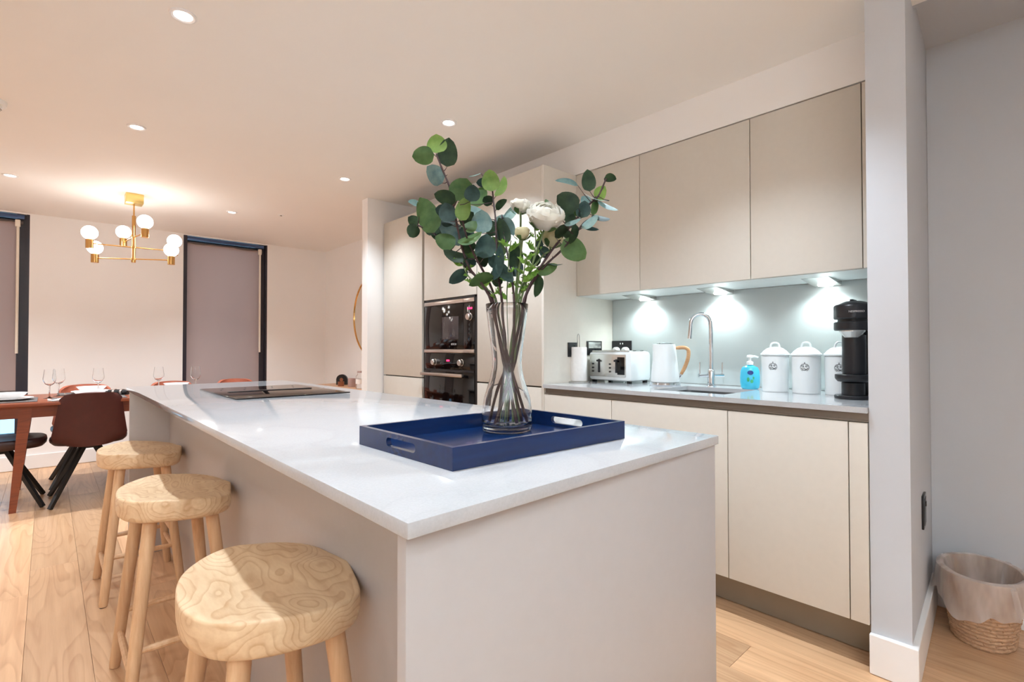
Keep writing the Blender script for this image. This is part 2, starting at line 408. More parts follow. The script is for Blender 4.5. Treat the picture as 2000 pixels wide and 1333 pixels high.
# ------------------------------------------------------------ windows and blinds
def window(n, x0, x1, z0, blind_bottom, label):
    w = bpy.data.objects.new('window_%d' % n, None); COL.objects.link(w); w.location = ((x0+x1)/2, YW, z0); w['kind'] = 'structure'
    bm = BM(); f = .035
    box(bm, x0, x0+f, YW+.0, YW+.16, z0, WT); box(bm, x1-.085, x1, YW+.035, YW+.16, z0, WT); box(bm, x1-.02, x1, YW, YW+.035, z0, WT)
    box(bm, x0+f, x1-f, YW+.10, YW+.16, z0, z0+.05); box(bm, x0+f, x1-f, YW+.10, YW+.16, WT-.05, WT)
    obj('window_frame', bm, 'frame', w, world=True, smooth=False)
    bxo('head_frame', 'framehi', w, x0+f, x1-f, YW+.004, YW+.03, WT-.045, WT-.008, .003)
    bxo('pane', 'pane', w, x0+f, x1-f, YW+.13, YW+.136, z0+.05, WT-.05)
    bl = thing('roller_blind', label, 'blind', ((x0+x1)/2, YW+.04, WT-.07), group='roller blinds in the dining windows')
    bm = BM(); tube(bm, [(x0+f+.005, YW+.05, WT-.075), (x1-.045, YW+.05, WT-.075)], .022, 16); obj('roller', bm, 'blindrail', bl, world=True)
    bm = BM(); xs = [x0+f+.001+(x1-x0-f-.082)*i/10 for i in range(11)]
    z_t, z_b = WT-.075, blind_bottom
    fr = [bm.verts.new((x, YW+.028+.002*math.sin(i), z)) for z in (z_b, z_t) for i, x in enumerate(xs)]
    for i in range(10): bm.faces.new((fr[i], fr[i+1], fr[i+12], fr[i+11]))
    bmesh.ops.solidify(bm, geom=bm.faces[:], thickness=.0012)
    obj('fabric', bm, 'blind', bl, world=True)
    bxo('bottom_bar', 'blindrail', bl, x0+f+.002, x1-.082, YW+.020, YW+.032, z_b-.022, z_b+.004, .003)
    # chain guide on the right side
    bm = BM(); tube(bm, [(x1-.078, YW+.012, WT-.10), (x1-.078, YW+.012, 1.06)], .011, 8); obj('chain_guide', bm, 'tube', bl, world=True)
    bxo('bracket', 'tube', bl, x1-.098, x1-.062, YW-.002, YW+.034, WT-.12, WT-.055, .006)
window(1, *W1, .72, 'taupe roller blind in the left window, stopping short of the bottom with daylight below')
window(2, *W2, .40, 'taupe roller blind in the narrow window behind the hob end of the island')

# ------------------------------------------------------------ ceiling downlights
def downlight(x, y, label, z=HC):
    t = thing('downlight', label, 'ceiling light', (x, y, z), group='recessed ceiling downlights')
    bm = BM(); lathe(bm, [(.030, -.001), (.031, -.004), (.038, -.007), (.044, -.005), (.0455, 0), (.044, .0005)], 32); obj('bezel', bm, 'trim', t)
    bm = BM(); lathe(bm, [(0, -.0025), (.026, -.0025), (.031, -.001)], 24); obj('lens', bm, 'lens', t)
    ld = bpy.data.lights.new('spot', 'SPOT'); ld.energy = SPOT_W*(3.2 if y > 4 else .45 if x < -.5 else 1.3 if (abs(x-.36) < .02 and 0 < y < 4) else 1.35 if y > 3 else 2.0 if y > 0 else .5); ld.color = SPOT_DINE if y > 4 or x < -.5 else SPOT_COL; ld.spot_size = math.radians(118); ld.spot_blend = .9; ld.shadow_soft_size = .022
    lo = bpy.data.objects.new('beam', ld); COL.objects.link(lo); lo.parent = t; lo.location = (0, 0, -.032)
    return t
DL = [(.36, 2.2, 'large-looking white round downlight nearest the top left of the picture'),
      (.355, 3.49, 'round downlight between the big downlight and the brass pendant'),
      (-.209, 5.078, 'downlight left of the brass pendant, at the left edge of the ceiling'),
      (1.223, 5.095, 'small far downlight right of the brass pendant, above the second window'),
      (1.59, 3.535, 'small downlight above the partition beside the tall cabinets'),
      (1.611, 2.264, 'downlight just above the topmost eucalyptus leaves'),
      (.36, .95, 'white recessed downlight above the front end of the island'),
      (1.6, .86, 'white recessed downlight above the front of the wall cabinets'),
      (-.88, .95, 'white recessed downlight above the open floor by the left wall'),
      (-.88, 2.2, 'white recessed downlight over the floor left of the middle stool'),
      (-.88, 3.49, 'white recessed downlight over the floor left of the far stool'),
      (-1.55, 5.08, 'white recessed downlight in the far left corner of the room'),
      (.36, -.6, 'added fill downlight, unseen behind the photographer on the left'),
      (1.3, -.6, 'added fill downlight, unseen behind the photographer on the right')]  # last two are added behind the photographer to brighten the room
for a in DL: downlight(*a)
for x, y, lab in ((-1.55, -1.05, 'added fill uplighter on a slim white pole, unseen in the rear left corner'), (-.15, -1.4, 'added fill uplighter on a slim white pole, unseen by the rear wall')):  # added out of view to throw more light on the ceiling
    t = thing('added_uplighter', lab, 'lamp', (x, y, 0))
    bm = BM(); lathe(bm, [(0, 0), (.14, 0), (.145, .006), (.14, .016), (.02, .022), (0, .022)], 32); obj('base', bm, 'trim', t)
    bm = BM(); tube(bm, [(0, 0, .02), (0, 0, 1.62)], .011, 12); obj('pole', bm, 'trim', t)
    bm = BM(); lathe(bm, [(.012, 1.60), (.06, 1.62), (.15, 1.70), (.152, 1.70), (.062, 1.616), (.012, 1.595)], 32); obj('lamp_shade', bm, 'trim', t)
    ld = bpy.data.lights.new('uplight', 'SPOT'); ld.energy = UP_W; ld.color = UP_COL; ld.spot_size = math.radians(150); ld.spot_blend = .6; ld.shadow_soft_size = .09
    lo = bpy.data.objects.new('beam', ld); COL.objects.link(lo); lo.parent = t; lo.location = (0, 0, 1.74); lo.rotation_euler = (PI, 0, 0)
# smoke detector and a small sensor
t = thing('smoke_detector', 'white round smoke detector at the left edge of the ceiling', 'smoke detector', (-.215, 3.60, HC))
bm = BM(); lathe(bm, [(0, -.042), (.028, -.042), (.036, -.034), (.038, -.024), (.052, -.022), (.054, 0)], 32); obj('body', bm, 'white', t)
bm = BM(); lathe(bm, [(.030, -.0405), (.031, -.0425), (.034, -.0395)], 24); obj('grille_ring', bm, 'rail', t)
t = thing('ceiling_sensor', 'tiny flat white sensor on the ceiling right of the far downlight', 'sensor', (1.589, 4.904, HC))
bm = BM(); lathe(bm, [(0, -.004), (.024, -.004), (.03, 0)], 24); obj('cover', bm, 'white', t)
bm = BM(); lathe(bm, [(0, -.009), (.008, -.008), (.010, -.004)], 16); obj('eye', bm, 'rail', t)

# ------------------------------------------------------------ tall units
G = .0018
ZB, ZT, ZS = .156, .847, .88   # door bottom, door top, underside of the worktop
ZU0, ZU1 = 1.4165, 2.151
def door(name, parent, x, y0, y1, z0, z1, m='cab', th=.02, label=None):
    o = bxo(name, m, parent, x, x+th, y0+G, y1-G, z0+G, z1-G, .0012)
    if label: o['label'] = label
    return o
t = thing('tall_cabinet', 'tall greige cabinet left of the ovens, beside the partition', 'cabinet', (2.4, 3.53, 0), group='tall kitchen cabinets')
bxo('carcass', 'carcass', t, XF+.021, XW-.002, 3.245, 3.833, .10, ZU1)
door('door', t, XF, 3.245, 3.833, .885, ZU1); door('door', t, XF, 3.245, 3.833, ZB, .88)
bxo('plinth', 'plinth', t, 2.13, 2.15, 3.247, 3.833, .0, .155)
t = thing('tall_cabinet', 'tall greige cabinet right of the ovens, behind the flowers', 'cabinet', (2.4, 2.29, 0), group='tall kitchen cabinets')
bxo('carcass', 'carcass', t, XF+.021, XW-.002, 2.0, 2.588, .10, ZU1)
door('door', t, XF, 1.998, 2.585, .885, ZU1); door('door', t, XF, 1.998, 2.585, ZB, .88)
bxo('plinth', 'plinth', t, 2.13, 2.15, 1.998, 2.59, .0, .155)
bxo('end_panel', 'cabside', t, XF-.002, XW-.002, 1.978, 1.9975, 0, ZU1, .001)
t = thing('oven_housing', 'tall housing cabinet holding microwave and oven, with a greige door above', 'cabinet', (2.4, 2.91, 0))
bm = BM(); box(bm, XF+.055, XW, 2.594, 3.242, .10, ZU1)
obj('carcass', bm, 'carcass', t, world=True)
door('door', t, XF, 2.594, 3.219, 1.458, ZU1)
bxo('finger_rail', 'rail', t, XF+.03, XF+.045, 3.219, 3.243, .10, ZU1)
bm = BM(); box(bm, XF+.004, XF+.056, 2.588, 2.612, .45, 1.456); box(bm, XF+.004, XF+.056, 3.212, 3.219, .45, 1.456); box(bm, XF+.004, XF+.056, 2.594, 3.219, 1.444, 1.456)
obj('trim_frame', bm, 'blackm', t, world=True, smooth=False)
door('drawer', t, XF, 2.594, 3.219, ZB, .45)
bxo('plinth', 'plinth', t, 2.13, 2.15, 2.59, 3.24, .0, .155)
# microwave
Y0, Y1 = 2.613, 3.211
t = thing('built_in_microwave', 'black built-in microwave with steel strips, above the oven', 'microwave', (2.1, 2.91, 1.075))
bxo('body', 'blackm', t, XF+.02, XF+.054, Y0, Y1, 1.072, 1.442)
bxo('door', 'black', t, XF+.002, XF+.020, 2.735, Y1, 1.098, 1.412, .002)
bxo('control_panel', 'black', t, XF+.002, XF+.020, Y0, 2.7335, 1.098, 1.412, .002)
bxo('steel_strip', 'steel', t, XF-.004, XF+.018, 2.735, Y1, 1.414, 1.441, .002)
bxo('steel_strip', 'steel', t, XF-.004, XF+.018, Y0, 2.7335, 1.414, 1.441, .002)
bxo('steel_strip', 'steel', t, XF-.004, XF+.018, 2.735, Y1, 1.072, 1.096, .002)
bxo('steel_strip', 'steel', t, XF-.004, XF+.018, Y0, 2.7335, 1.072, 1.096, .002)
bxo('window', 'winglass', t, XF+.0004, XF+.003, 2.79, 2.985, 1.165, 1.325, .001)
def knob(p, y, z, r=.021):
    bm = BM(); lathe(bm, [(0, .027), (r*.8, .027), (r, .022), (r, .004), (r*1.12, .002), (r*1.15, -.002)], 24, (XF+.002, y, z), ax='-X'); return obj('knob', bm, 'steel', p, world=True)
knob(t, 2.662, 1.315, .022)
bxo('display', 'red', t, XF+.0002, XF+.003, 2.638, 2.688, 1.365, 1.378)
for zz in (1.262, 1.232, 1.205):
    bm = BM(); lathe(bm, [(0, .003), (.008, .003), (.009, -.001)], 16, (XF+.002, 2.668, zz), ax='-X'); obj('button', bm, 'blackp', t, world=True)
text('logo', 'BOSCH', .019, 'logo', t, face_minus_x((XF+.0014, 2.845, 1.132)))
# oven
t = thing('built_in_oven', 'black built-in oven with two knobs and a long steel handle, under the microwave', 'oven', (2.1, 2.91, .47))
bxo('body', 'blackm', t, XF+.02, XF+.054, Y0, Y1, .452, 1.070)
bxo('control_panel', 'black', t, XF+.002, XF+.020, Y0, Y1, .955, 1.069, .002)
bxo('door', 'black', t, XF+.0, XF+.020, Y0, Y1, .455, .942, .003)
knob(t, 3.075, 1.005); knob(t, 2.755, 1.005)
bxo('display', 'red', t, XF+.0002, XF+.003, 2.895, 2.93, 1.012, 1.024)
bm = BM(); box(bm, XF-.045, XF-.030, 2.70, 3.205, .908, .930, .004)
for y in (2.74, 3.165): box(bm, XF-.032, XF+.002, y-.008, y+.008, .911, .927)
obj('handle', bm, 'steel', t, world=True)
bxo('vent_slot', 'blackp', t, XF+.004, XF+.012, Y0+.01, Y1-.01, .9425, .9545)

# ------------------------------------------------------------ base units, rail, worktop
base = [(1.516, 1.978, 'greige base cabinet front next to the tall unit, under the toaster'),
        (.933, 1.516, 'wide greige base cabinet under the sink, partly hidden by the island'),
        (.506, .933, 'greige base cabinet with the door seen full length right of the island')]
for i, (a, b, lab) in enumerate(base):
    t = thing('base_cabinet', lab, 'cabinet', (2.4, (a+b)/2, 0), group='base cabinets under the worktop')
    if i == 1:   # the sink bowl hangs into this carcass
        bm = BM(); box(bm, XF+.032, XW, a+.001, b-.001, ZB, .66); box(bm, XF+.032, XF+.05, a+.001, b-.001, .66, .846); obj('carcass', bm, 'carcass', t, world=True, smooth=False)
    else: bxo('carcass', 'carcass', t, XF+.032, XW, a+.001, b-.001, ZB, .846)
    door('door', t, XF, a, b, ZB, ZT)
t = thing('end_filler', 'narrow greige filler panel between the last base cabinet and the white wall end', 'panel', (2.1, .478, 0))
door('panel', t, XF, .448, .506, ZB, ZT)
t = thing('plinth', 'taupe kickboard running under the base cabinets', 'plinth', (2.2, 1.2, 0)); bxo('board', 'plinth', t, 2.20, 2.216, .448, 1.978, .002, .155)
t = thing('handle_rail', 'recessed taupe metal handle channel under the worktop edge', 'rail', (2.1, 1.2, ZT))
bm = BM(); box(bm, XF+.012, XF+.030, .448, 1.977, ZT+.002, ZS-.001); box(bm, XF+.004, XF+.012, .448, 1.977, ZT+.001, ZT+.006); obj('channel', bm, 'rail', t, world=True, smooth=False)
# worktop with sink cutout
SX0, SX1, SY0, SY1 = 2.19, 2.53, 1.0, 1.36
t = thing('worktop', 'white quartz worktop along the kitchen wall, cut out for the sink', 'worktop', (2.4, 1.2, ZS))
bm = BM()
X0 = XF-.012
for a in ((X0, XW, .448, SY0), (X0, XW, SY1, 1.977), (X0, SX0, SY0, SY1), (SX1, XW, SY0, SY1)): box(bm, *a, ZS, .9)
bmesh.ops.remove_doubles(bm, verts=bm.verts, dist=1e-5)
obj('slab', bm, 'quartz', t, world=True, smooth=False)
bxo('upstand_joint', 'trim', t, XW-.002, XW, .448, 1.977, .9, .903)
t = thing('sink', 'undermounted steel sink bowl in the kitchen worktop', 'sink', (2.36, 1.18, .70))
bm = BM(); th = .004
rim = []
def rrect(x0, x1, y0, y1, r, z, n=5):
    out = []
    for cx, cy_, a0 in ((x1-r, y1-r, 0), (x0+r, y1-r, PI/2), (x0+r, y0+r, PI), (x1-r, y0+r, 1.5*PI)):
        for i in range(n+1):
            a = a0+PI/2*i/n; out.append((cx+r*math.cos(a), cy_+r*math.sin(a), z))
    return out
def loft(bm, loops, cap0=False, cap1=False):
    vs = [[bm.verts.new(p) for p in lp] for lp in loops]; n = len(vs[0])
    for a, b in zip(vs, vs[1:]):
        for k in range(n): bm.faces.new((a[k], a[(k+1) % n], b[(k+1) % n], b[k]))
    if cap0: bm.faces.new(vs[0][::-1])
    if cap1: bm.faces.new(vs[-1])
loft(bm, [rrect(SX0-.012, SX1+.012, SY0-.012, SY1+.012, .03, .8795), rrect(SX0+.001, SX1-.001, SY0+.001, SY1-.001, .03, .8795), rrect(SX0+.004, SX1-.004, SY0+.004, SY1-.004, .03, .72), rrect(SX0+.03, SX1-.03, SY0+.03, SY1-.03, .03, .70)], cap1=True)
obj('bowl', bm, 'sink', t, world=True)
bm = BM(); lathe(bm, [(0, .7035), (.03, .7035), (.04, .701)], 20, (2.36, 1.18, 0)); obj('drain', bm, 'chrome', t, world=True)
# splashback
t = thing('splashback', 'pale stone splashback panel behind the worktop under the wall cabinets', 'splashback', (XW-.006, 1.2, .903))
bxo('panel', 'splash', t, XW-.008, XW-.0005, .449, 1.976, .9035, ZU0-.002)

# ------------------------------------------------------------ wall cabinets
wall = [(1.532, 1.977, 'wall cabinet door closest to the flowers'), (.949, 1.532, 'widest wall cabinet, in the middle of the row'), (.52, .949, 'wall cabinet on the right of the row, over the coffee machine')]
for a, b, lab in wall:
    t = thing('wall_cabinet', lab, 'cabinet', (2.5, (a+b)/2, ZU0), group='greige wall cabinets')
    bxo('carcass', 'carcass', t, XU+.021, XW, a+.001, b-.001, ZU0+.016, ZU1-.0)
    door('door', t, XU, a, b, ZU0, ZU1+.001)
    bxo('base_panel', 'under', t, XU+.021, XW-.009, a, b, ZU0, ZU0+.016)
t = thing('filler_strip', 'narrow greige filler strip between the wall cabinets and the white wall end', 'panel', (2.4, .484, ZU0))
door('strip', t, XU, .449, .52, ZU0, ZU1+.001)
bxo('back_piece', 'under', t, XU+.021, XW-.009, .449, .52, ZU0, ZU0+.016)
for y, lab in ((1.70, 'wedge-shaped light under the wall cabinet, above the toaster'), (1.235, 'wedge-shaped light under the wall cabinet, above the tap'), (.735, 'wedge-shaped light under the wall cabinet, above the canisters')):
    t = thing('cabinet_light', lab, 'light', (2.60, y, ZU0), group='lights under the wall cabinets')
    bm = BM()
    pts = [(2.50, ZU0-.001), (2.70, ZU0-.001), (2.70, ZU0-.022), (2.56, ZU0-.008)]
    a_ = [bm.verts.new((p[0], y-.055, p[1])) for p in pts]; b_ = [bm.verts.new((p[0], y+.055, p[1])) for p in pts]
    bm.faces.new(a_); bm.faces.new(b_[::-1])
    for i in range(4): bm.faces.new((a_[i], b_[i], b_[(i+1) % 4], a_[(i+1) % 4]))
    obj('housing', bm, 'silver', t, world=True, smooth=False)
    bm = BM(); lathe(bm, [(0, -.0195), (.030, -.0195), (.033, -.016)], 24, (2.662, y, ZU0-.004)); obj('lens', bm, 'ledlens', t, world=True)
    ld = bpy.data.lights.new('led', 'SPOT'); ld.energy = LED_W; ld.color = LED_COL; ld.spot_size = math.radians(150); ld.spot_blend = .8; ld.shadow_soft_size = .02
    lo = bpy.data.objects.new('beam', ld); COL.objects.link(lo); lo.parent = t; lo.location = (.062, 0, -.036)

# ------------------------------------------------------------ island
IP = [(.310, .516), (1.152, .541), (1.112, 3.385), (.311, 3.371)]
t = thing('kitchen_island', 'long kitchen island body in greige laminate with end panels', 'island', (.75, 1.95, 0))
bxo('end_panel', 'isl', t, .325, 1.142, .545, .566, 0, .879, .001)
bxo('end_panel', 'isl', t, .322, 1.10, 3.335, 3.356, 0, .879, .001)
bxo('back_panel', 'isl', t, .50, .518, .566, 3.335, 0, .879)
bm = BM(); box(bm, .518, 1.06, .566, 3.335, .1, .62); box(bm, .518, 1.06, .566, 2.1, .62, .879)
obj('carcass', bm, 'carcass', t, world=True, smooth=False)
n = 5; ya, yb = .568, 3.333
for i in range(n):
    y0, y1 = ya+(yb-ya)*i/n, ya+(yb-ya)*(i+1)/n
    door('door', t, 1.064, y0, y1, .12, .845, 'isl')
bxo('plinth', 'plinth', t, 1.0, 1.016, .566, 3.335, 0, .11)
t = thing('island_worktop', 'white veined quartz top of the island with the tray and the hob on it', 'worktop', (.75, 1.95, .88))
bm = BM(); prism(bm, IP, .8802, .9, .0012); obj('slab', bm, 'quartz', t, world=True)
t = thing('induction_hob', 'flat black glass induction hob with a central extractor slot, on the island', 'hob', (.785, 2.53, .9))
bxo('glass', 'black', t, .55, 1.02, 2.20, 2.86, .9005, .9055, .0015)
bxo('vent', 'blackp', t, .60, .97, 2.525, 2.56, .9056, .9085, .001)
bm = BM()
for x in (.67, .90):
    for y in (2.33, 2.74):
        for k in range(4):
            a = k*PI/2+.5; box(bm, x+.07*math.cos(a)-.004, x+.07*math.cos(a)+.004, y+.07*math.sin(a)-.001, y+.07*math.sin(a)+.001, .9055, .9057)
obj('zone_mark', bm, 'ink', t, world=True, smooth=False)

# ------------------------------------------------------------ bar stools
def make_stool(label, loc):
    t = thing('bar_stool', label, 'stool', loc, group='bar stools along the island')
    # plan outline of the saddle seat: round at the back (-x), pommel at the front (+x)
    def outline(a):
        c, s = math.cos(a), math.sin(a)
        if c < 0:
            p = 2/2.25; return -.158*abs(c)**p, .205*math.copysign(abs(s)**p, s)
        p = 2/4.0
        x = .160*abs(c)**p; y = .205*math.copysign(abs(s)**p, s)
        return x+.008*math.exp(-(y/.055)**2)*max(0, c), y*(1-.15*(x/.160)**2)
    n = 72; H = .640
    def top(x, y, s):
        dish = -.016*math.exp(-((x+.02)/.085)**2-(y/.13)**2)*1.0
        q = min(1, max(0, (abs(y)-.025)/.095)); f_ = max(0, (x+.03)/.18)**1.4; scoop = -(.017+.008*q*q*(3-2*q))*f_
        pom = .003*math.exp(-(y/.034)**2)*max(0, x/.14)
        end = .004*max(0, (abs(y)-.15)/.05)*max(0, min(1, -x/.05))
        return H+dish*(1-s**6)+scoop+pom+end
    bm = BM(); loops = []
    for s in (.15, .3, .45, .6, .75, .87, .94, .975, .993):
        lp = []
        for k in range(n):
            x, y = outline(2*PI*k/n); x *= s; y *= s
            dz = 0 if s < .97 else (-.0006 if s < .99 else -.0018)
            lp.append((x, y, top(x, y, s)+dz))
        loops.append(lp)
    for s, d in ((1.0, -.006), (1.003, -.024), (.998, -.044), (.982, -.057), (.945, -.063)):
        lp = []
        for k in range(n):
            x, y = outline(2*PI*k/n)
            b = top(x, y, 1); lp.append((x*s, y*s, b*max(0, 1+(d+.02)*0)+d if d > -.03 else (H-.005)+d+(b-H)*.5))
        loops.append(lp)
    loft(bm, loops, cap0=False, cap1=True)
    c = bm.verts.new((0, 0, top(0, 0, 0))); bm.verts.ensure_lookup_table()
    r0 = [bm.verts[k] for k in range(n)]
    for k in range(n): bm.faces.new((c, r0[k], r0[(k+1) % n]))
    bmesh.ops.rotate(bm, verts=bm.verts, cent=(0, 0, 0), matrix=Matrix.Rotation(math.radians(-6), 3, 'Z'))
    obj('seat', bm, 'ash', t, sharp=60)
    def lp_(sx, sy, z):        # point on a leg's axis at height z
        f = z/.60
        return Vector((sx*(.142*(1-f)+.080*f), sy*(.185*(1-f)+.125*f), z))
    for sx in (-1, 1):
        for sy in (-1, 1):
            bm = BM(); tube(bm, [lp_(sx, sy, z) for z in (.002, .012, .1, .3, .5, .60)], [.0145, .0165, .0175, .0185, .0195, .0195], 16); obj('leg', bm, 'ashleg', t)
            bm = BM(); q = lp_(sx, sy, 0); lathe(bm, [(0, 0), (.012, 0), (.012, .002), (0, .002)], 12, (q.x, q.y, 0)); obj('foot_pad', bm, 'blackp', t)
    for a, b, z in (((-1, -1), (-1, 1), .125), ((1, -1), (1, 1), .16), ((1, -1), (1, 1), .25), ((-1, -1), (1, -1), .195), ((-1, 1), (1, 1), .195)):
        p, q = lp_(*a, z), lp_(*b, z); m = (p+q)/2
        bm = BM(); tube(bm, [p, p.lerp(q, .2), m, p.lerp(q, .8), q], [.008, .0105, .011, .0105, .008], 10); obj('rung', bm, 'ashleg', t)
    return t
s0 = make_stool('nearest wooden bar stool with a saddle seat, cut off by the bottom edge', (.338, 1.112, 0))
dup(s0, (.322, 2.045, 0), 0, 'middle wooden bar stool of the three along the island')
dup(s0, (.325, 2.96, 0), 0, 'farthest wooden bar stool, beside the red dining chair')

# ------------------------------------------------------------ navy tray
def pocket_wall(bm, p0, p1, th, z0, z1, inward, hole=None):
    """tray side; hole = (half length, z centre, half height) of a rounded hand hole in the middle"""
    p0, p1 = Vector(p0), Vector(p1); L = (p1-p0).length; d = (p1-p0)/L; nrm = Vector(inward)*th
    outer = [(0, z0), (L, z0), (L, z1), (0, z1)]
    def P3(s, z, k): v = p0+d*s+nrm*k; return (v.x, v.y, z)
    if not hole:
        a = [bm.verts.new(P3(s, z, 0)) for s, z in outer]; b = [bm.verts.new(P3(s, z, 1)) for s, z in outer]
        bm.faces.new(a); bm.faces.new(b[::-1])
        for i in range(4): bm.faces.new((a[i], b[i], b[(i+1) % 4], a[(i+1) % 4]))
        return
    hl, zc, hh = hole; n = 8; H = []
    for i in range(n+1): a = -PI/2+PI*i/n; H.append((L/2+hl-hh+hh*math.cos(a), zc+hh*math.sin(a)))
    for i in range(n+1): a = PI/2+PI*i/n; H.append((L/2-hl+hh+hh*math.cos(a), zc+hh*math.sin(a)))
    m = len(H)
    # matching outer loop: project the hole points on the rectangle
    O = [(L/2, z0)]
    O = []
    for i, (s, z) in enumerate(H):
        if i < n//2: O.append((L/2+hl+(L/2-hl)*(i/(n//2)), z0) if i else (L/2+hl*.6, z0))
        elif i <= n//2: O.append((L, zc))
        elif i <= n: O.append((L-(L/2-hl*.6)*((i-n//2)/(n//2)) if i < n else L/2+hl*.6, z1))
        elif i < n+1+n//2: O.append((L/2-hl*.6-(L/2-hl*.6)*((i-n-1)/(n//2)), z1))
        elif i == n+1+n//2: O.append((0, zc))
        else: O.append(((L/2-hl*.6)*((i-n-1-n//2)/(n//2)), z0))
    O[n//2-1] = (L, z0); O[n//2+1] = (L, z1); O[n+1+n//2-1] = (0, z1); O[n+1+n//2+1] = (0, z0)
    va = [[bm.verts.new(P3(s, z, k)) for s, z in H] for k in (0, 1)]
    vo = [[bm.verts.new(P3(s, z, k)) for s, z in O] for k in (0, 1)]
    for i in range(m):
        j = (i+1) % m
        bm.faces.new((va[0][i], va[0][j], vo[0][j], vo[0][i])); bm.faces.new((va[1][i], vo[1][i], vo[1][j], va[1][j]))
        bm.faces.new((va[0][i], va[1][i], va[1][j], va[0][j])); bm.faces.new((vo[0][i], vo[0][j], vo[1][j], vo[1][i]))
A, B_, C_, D_ = (Vector((.493, .681, 0)), Vector((.959, .667, 0)), Vector((.962, 1.000, 0)), Vector((.488, 1.008, 0)))
tr = thing('serving_tray', 'navy blue lacquered tray with hand holes, on the island worktop', 'tray', (.725, .84, .9003))
z0, z1 = .9003, .9395
ex = (B_-A).normalized(); ey = (D_-A).normalized(); T = .010
bm = BM(); prism(bm, [A+ex*T+ey*T, B_-ex*T+ey*T, C_-ex*T-ey*T, D_+ex*T-ey*T], z0+.001, z0+.0055); obj('base', bm, 'navy', tr, world=True, smooth=False)
for p, q, inn, hole in ((A, B_, ey, None), (D_, C_, -ey, None), (A+ey*T, D_-ey*T, ex, (.052, .9215, .0085)), (B_+ey*T, C_-ey*T, -ex, (.052, .9215, .0085))):
    bm = BM(); pocket_wall(bm, p, q, T, z0, z1, inn, hole); obj('side', bm, 'navy', tr, world=True, smooth=False)

# ------------------------------------------------------------ vase
VC = Vector((.812, .900, z0+.0065))
VH = .303
t = thing('glass_vase', 'tall clear glass vase with a narrow waist, standing in the navy tray', 'vase', VC)
po = [(0, 0), (.052, 0), (.0585, .003), (.060, .010), (.0605, .03), (.059, .055), (.0555, .078), (.049, .10), (.041, .125), (.0365, .148), (.0355, .165), (.0375, .19), (.0415, .22), (.0455, .25), (.0490, .28), (.0515, .3025)]
pi_ = [(r-.0028, h) for r, h in po[4:]]
prof = po + [(.0502, .3035), (.0487, .3025)] + pi_[-2::-1] + [(.056, .018), (.05, .0125), (.03, .0105), (0, .010)]
bm = BM(); lathe(bm, prof, 48); obj('glass_body', bm, 'glass', t, sharp=80)

# ------------------------------------------------------------ stems with leaves and flowers
DV = (VC-CAM).dot(fw)             # distance of the vase along the view axis
def vp(px, py, dz=0):             # a point near the vase, dz metres behind its axis
    return deep(px, py, DV+dz)
def smooth_path(pts, k=5):
    out = []; P = [pts[0]]+pts+[pts[-1]]
    for i in range(1, len(P)-2):
        for j in range(k):
            u = j/k; a, b, c, d = P[i-1], P[i], P[i+1], P[i+2]
            out.append(.5*((2*b)+(c-a)*u+(2*a-5*b+4*c-d)*u*u+(3*b-a-3*c+d)*u**3))
    out.append(pts[-1]); return out
def leaf_mesh(bm, base, tip, width, tilt, fold=.12, curl=.10, pointed=0):
    """a rounded eucalyptus leaf between base and tip, thickness included"""
    base, tip = Vector(base), Vector(tip); L = (tip-base).length; d = (tip-base)/L
    side = d.cross(fw).normalized(); nrm = side.cross(d).normalized()
    side2 = side*math.cos(tilt)+nrm*math.sin(tilt); n2 = side2.cross(d).normalized()
    rows = []
    N = 9
    for i in range(N+1):
        u = i/N; w = (math.sin(PI*u**.80))**.52 if not pointed else (math.sin(PI*u**.75))**1.1
        if i in (0, N): w = .04
        c = base+d*L*u+n2*(curl*L*math.sin(PI*u))
        row = []
        for s in (-1, -.55, 0, .55, 1):
            row.append(bm.verts.new(c+side2*(s*w*width/2)+n2*(fold*abs(s)*w*width/2)))
        rows.append(row)
    fs = []
    for a, b in zip(rows, rows[1:]):
        for k in range(4): fs.append(bm.faces.new((a[k], a[k+1], b[k+1], b[k])))
    bmesh.ops.solidify(bm, geom=fs, thickness=.0006)
    return [base+d*L*(i/N)*.92+n2*(curl*L*math.sin(PI*i/N*.92)+.0007) for i in range(N+1)]
PXM = DV/F_PX                      # metres per pixel at the vase

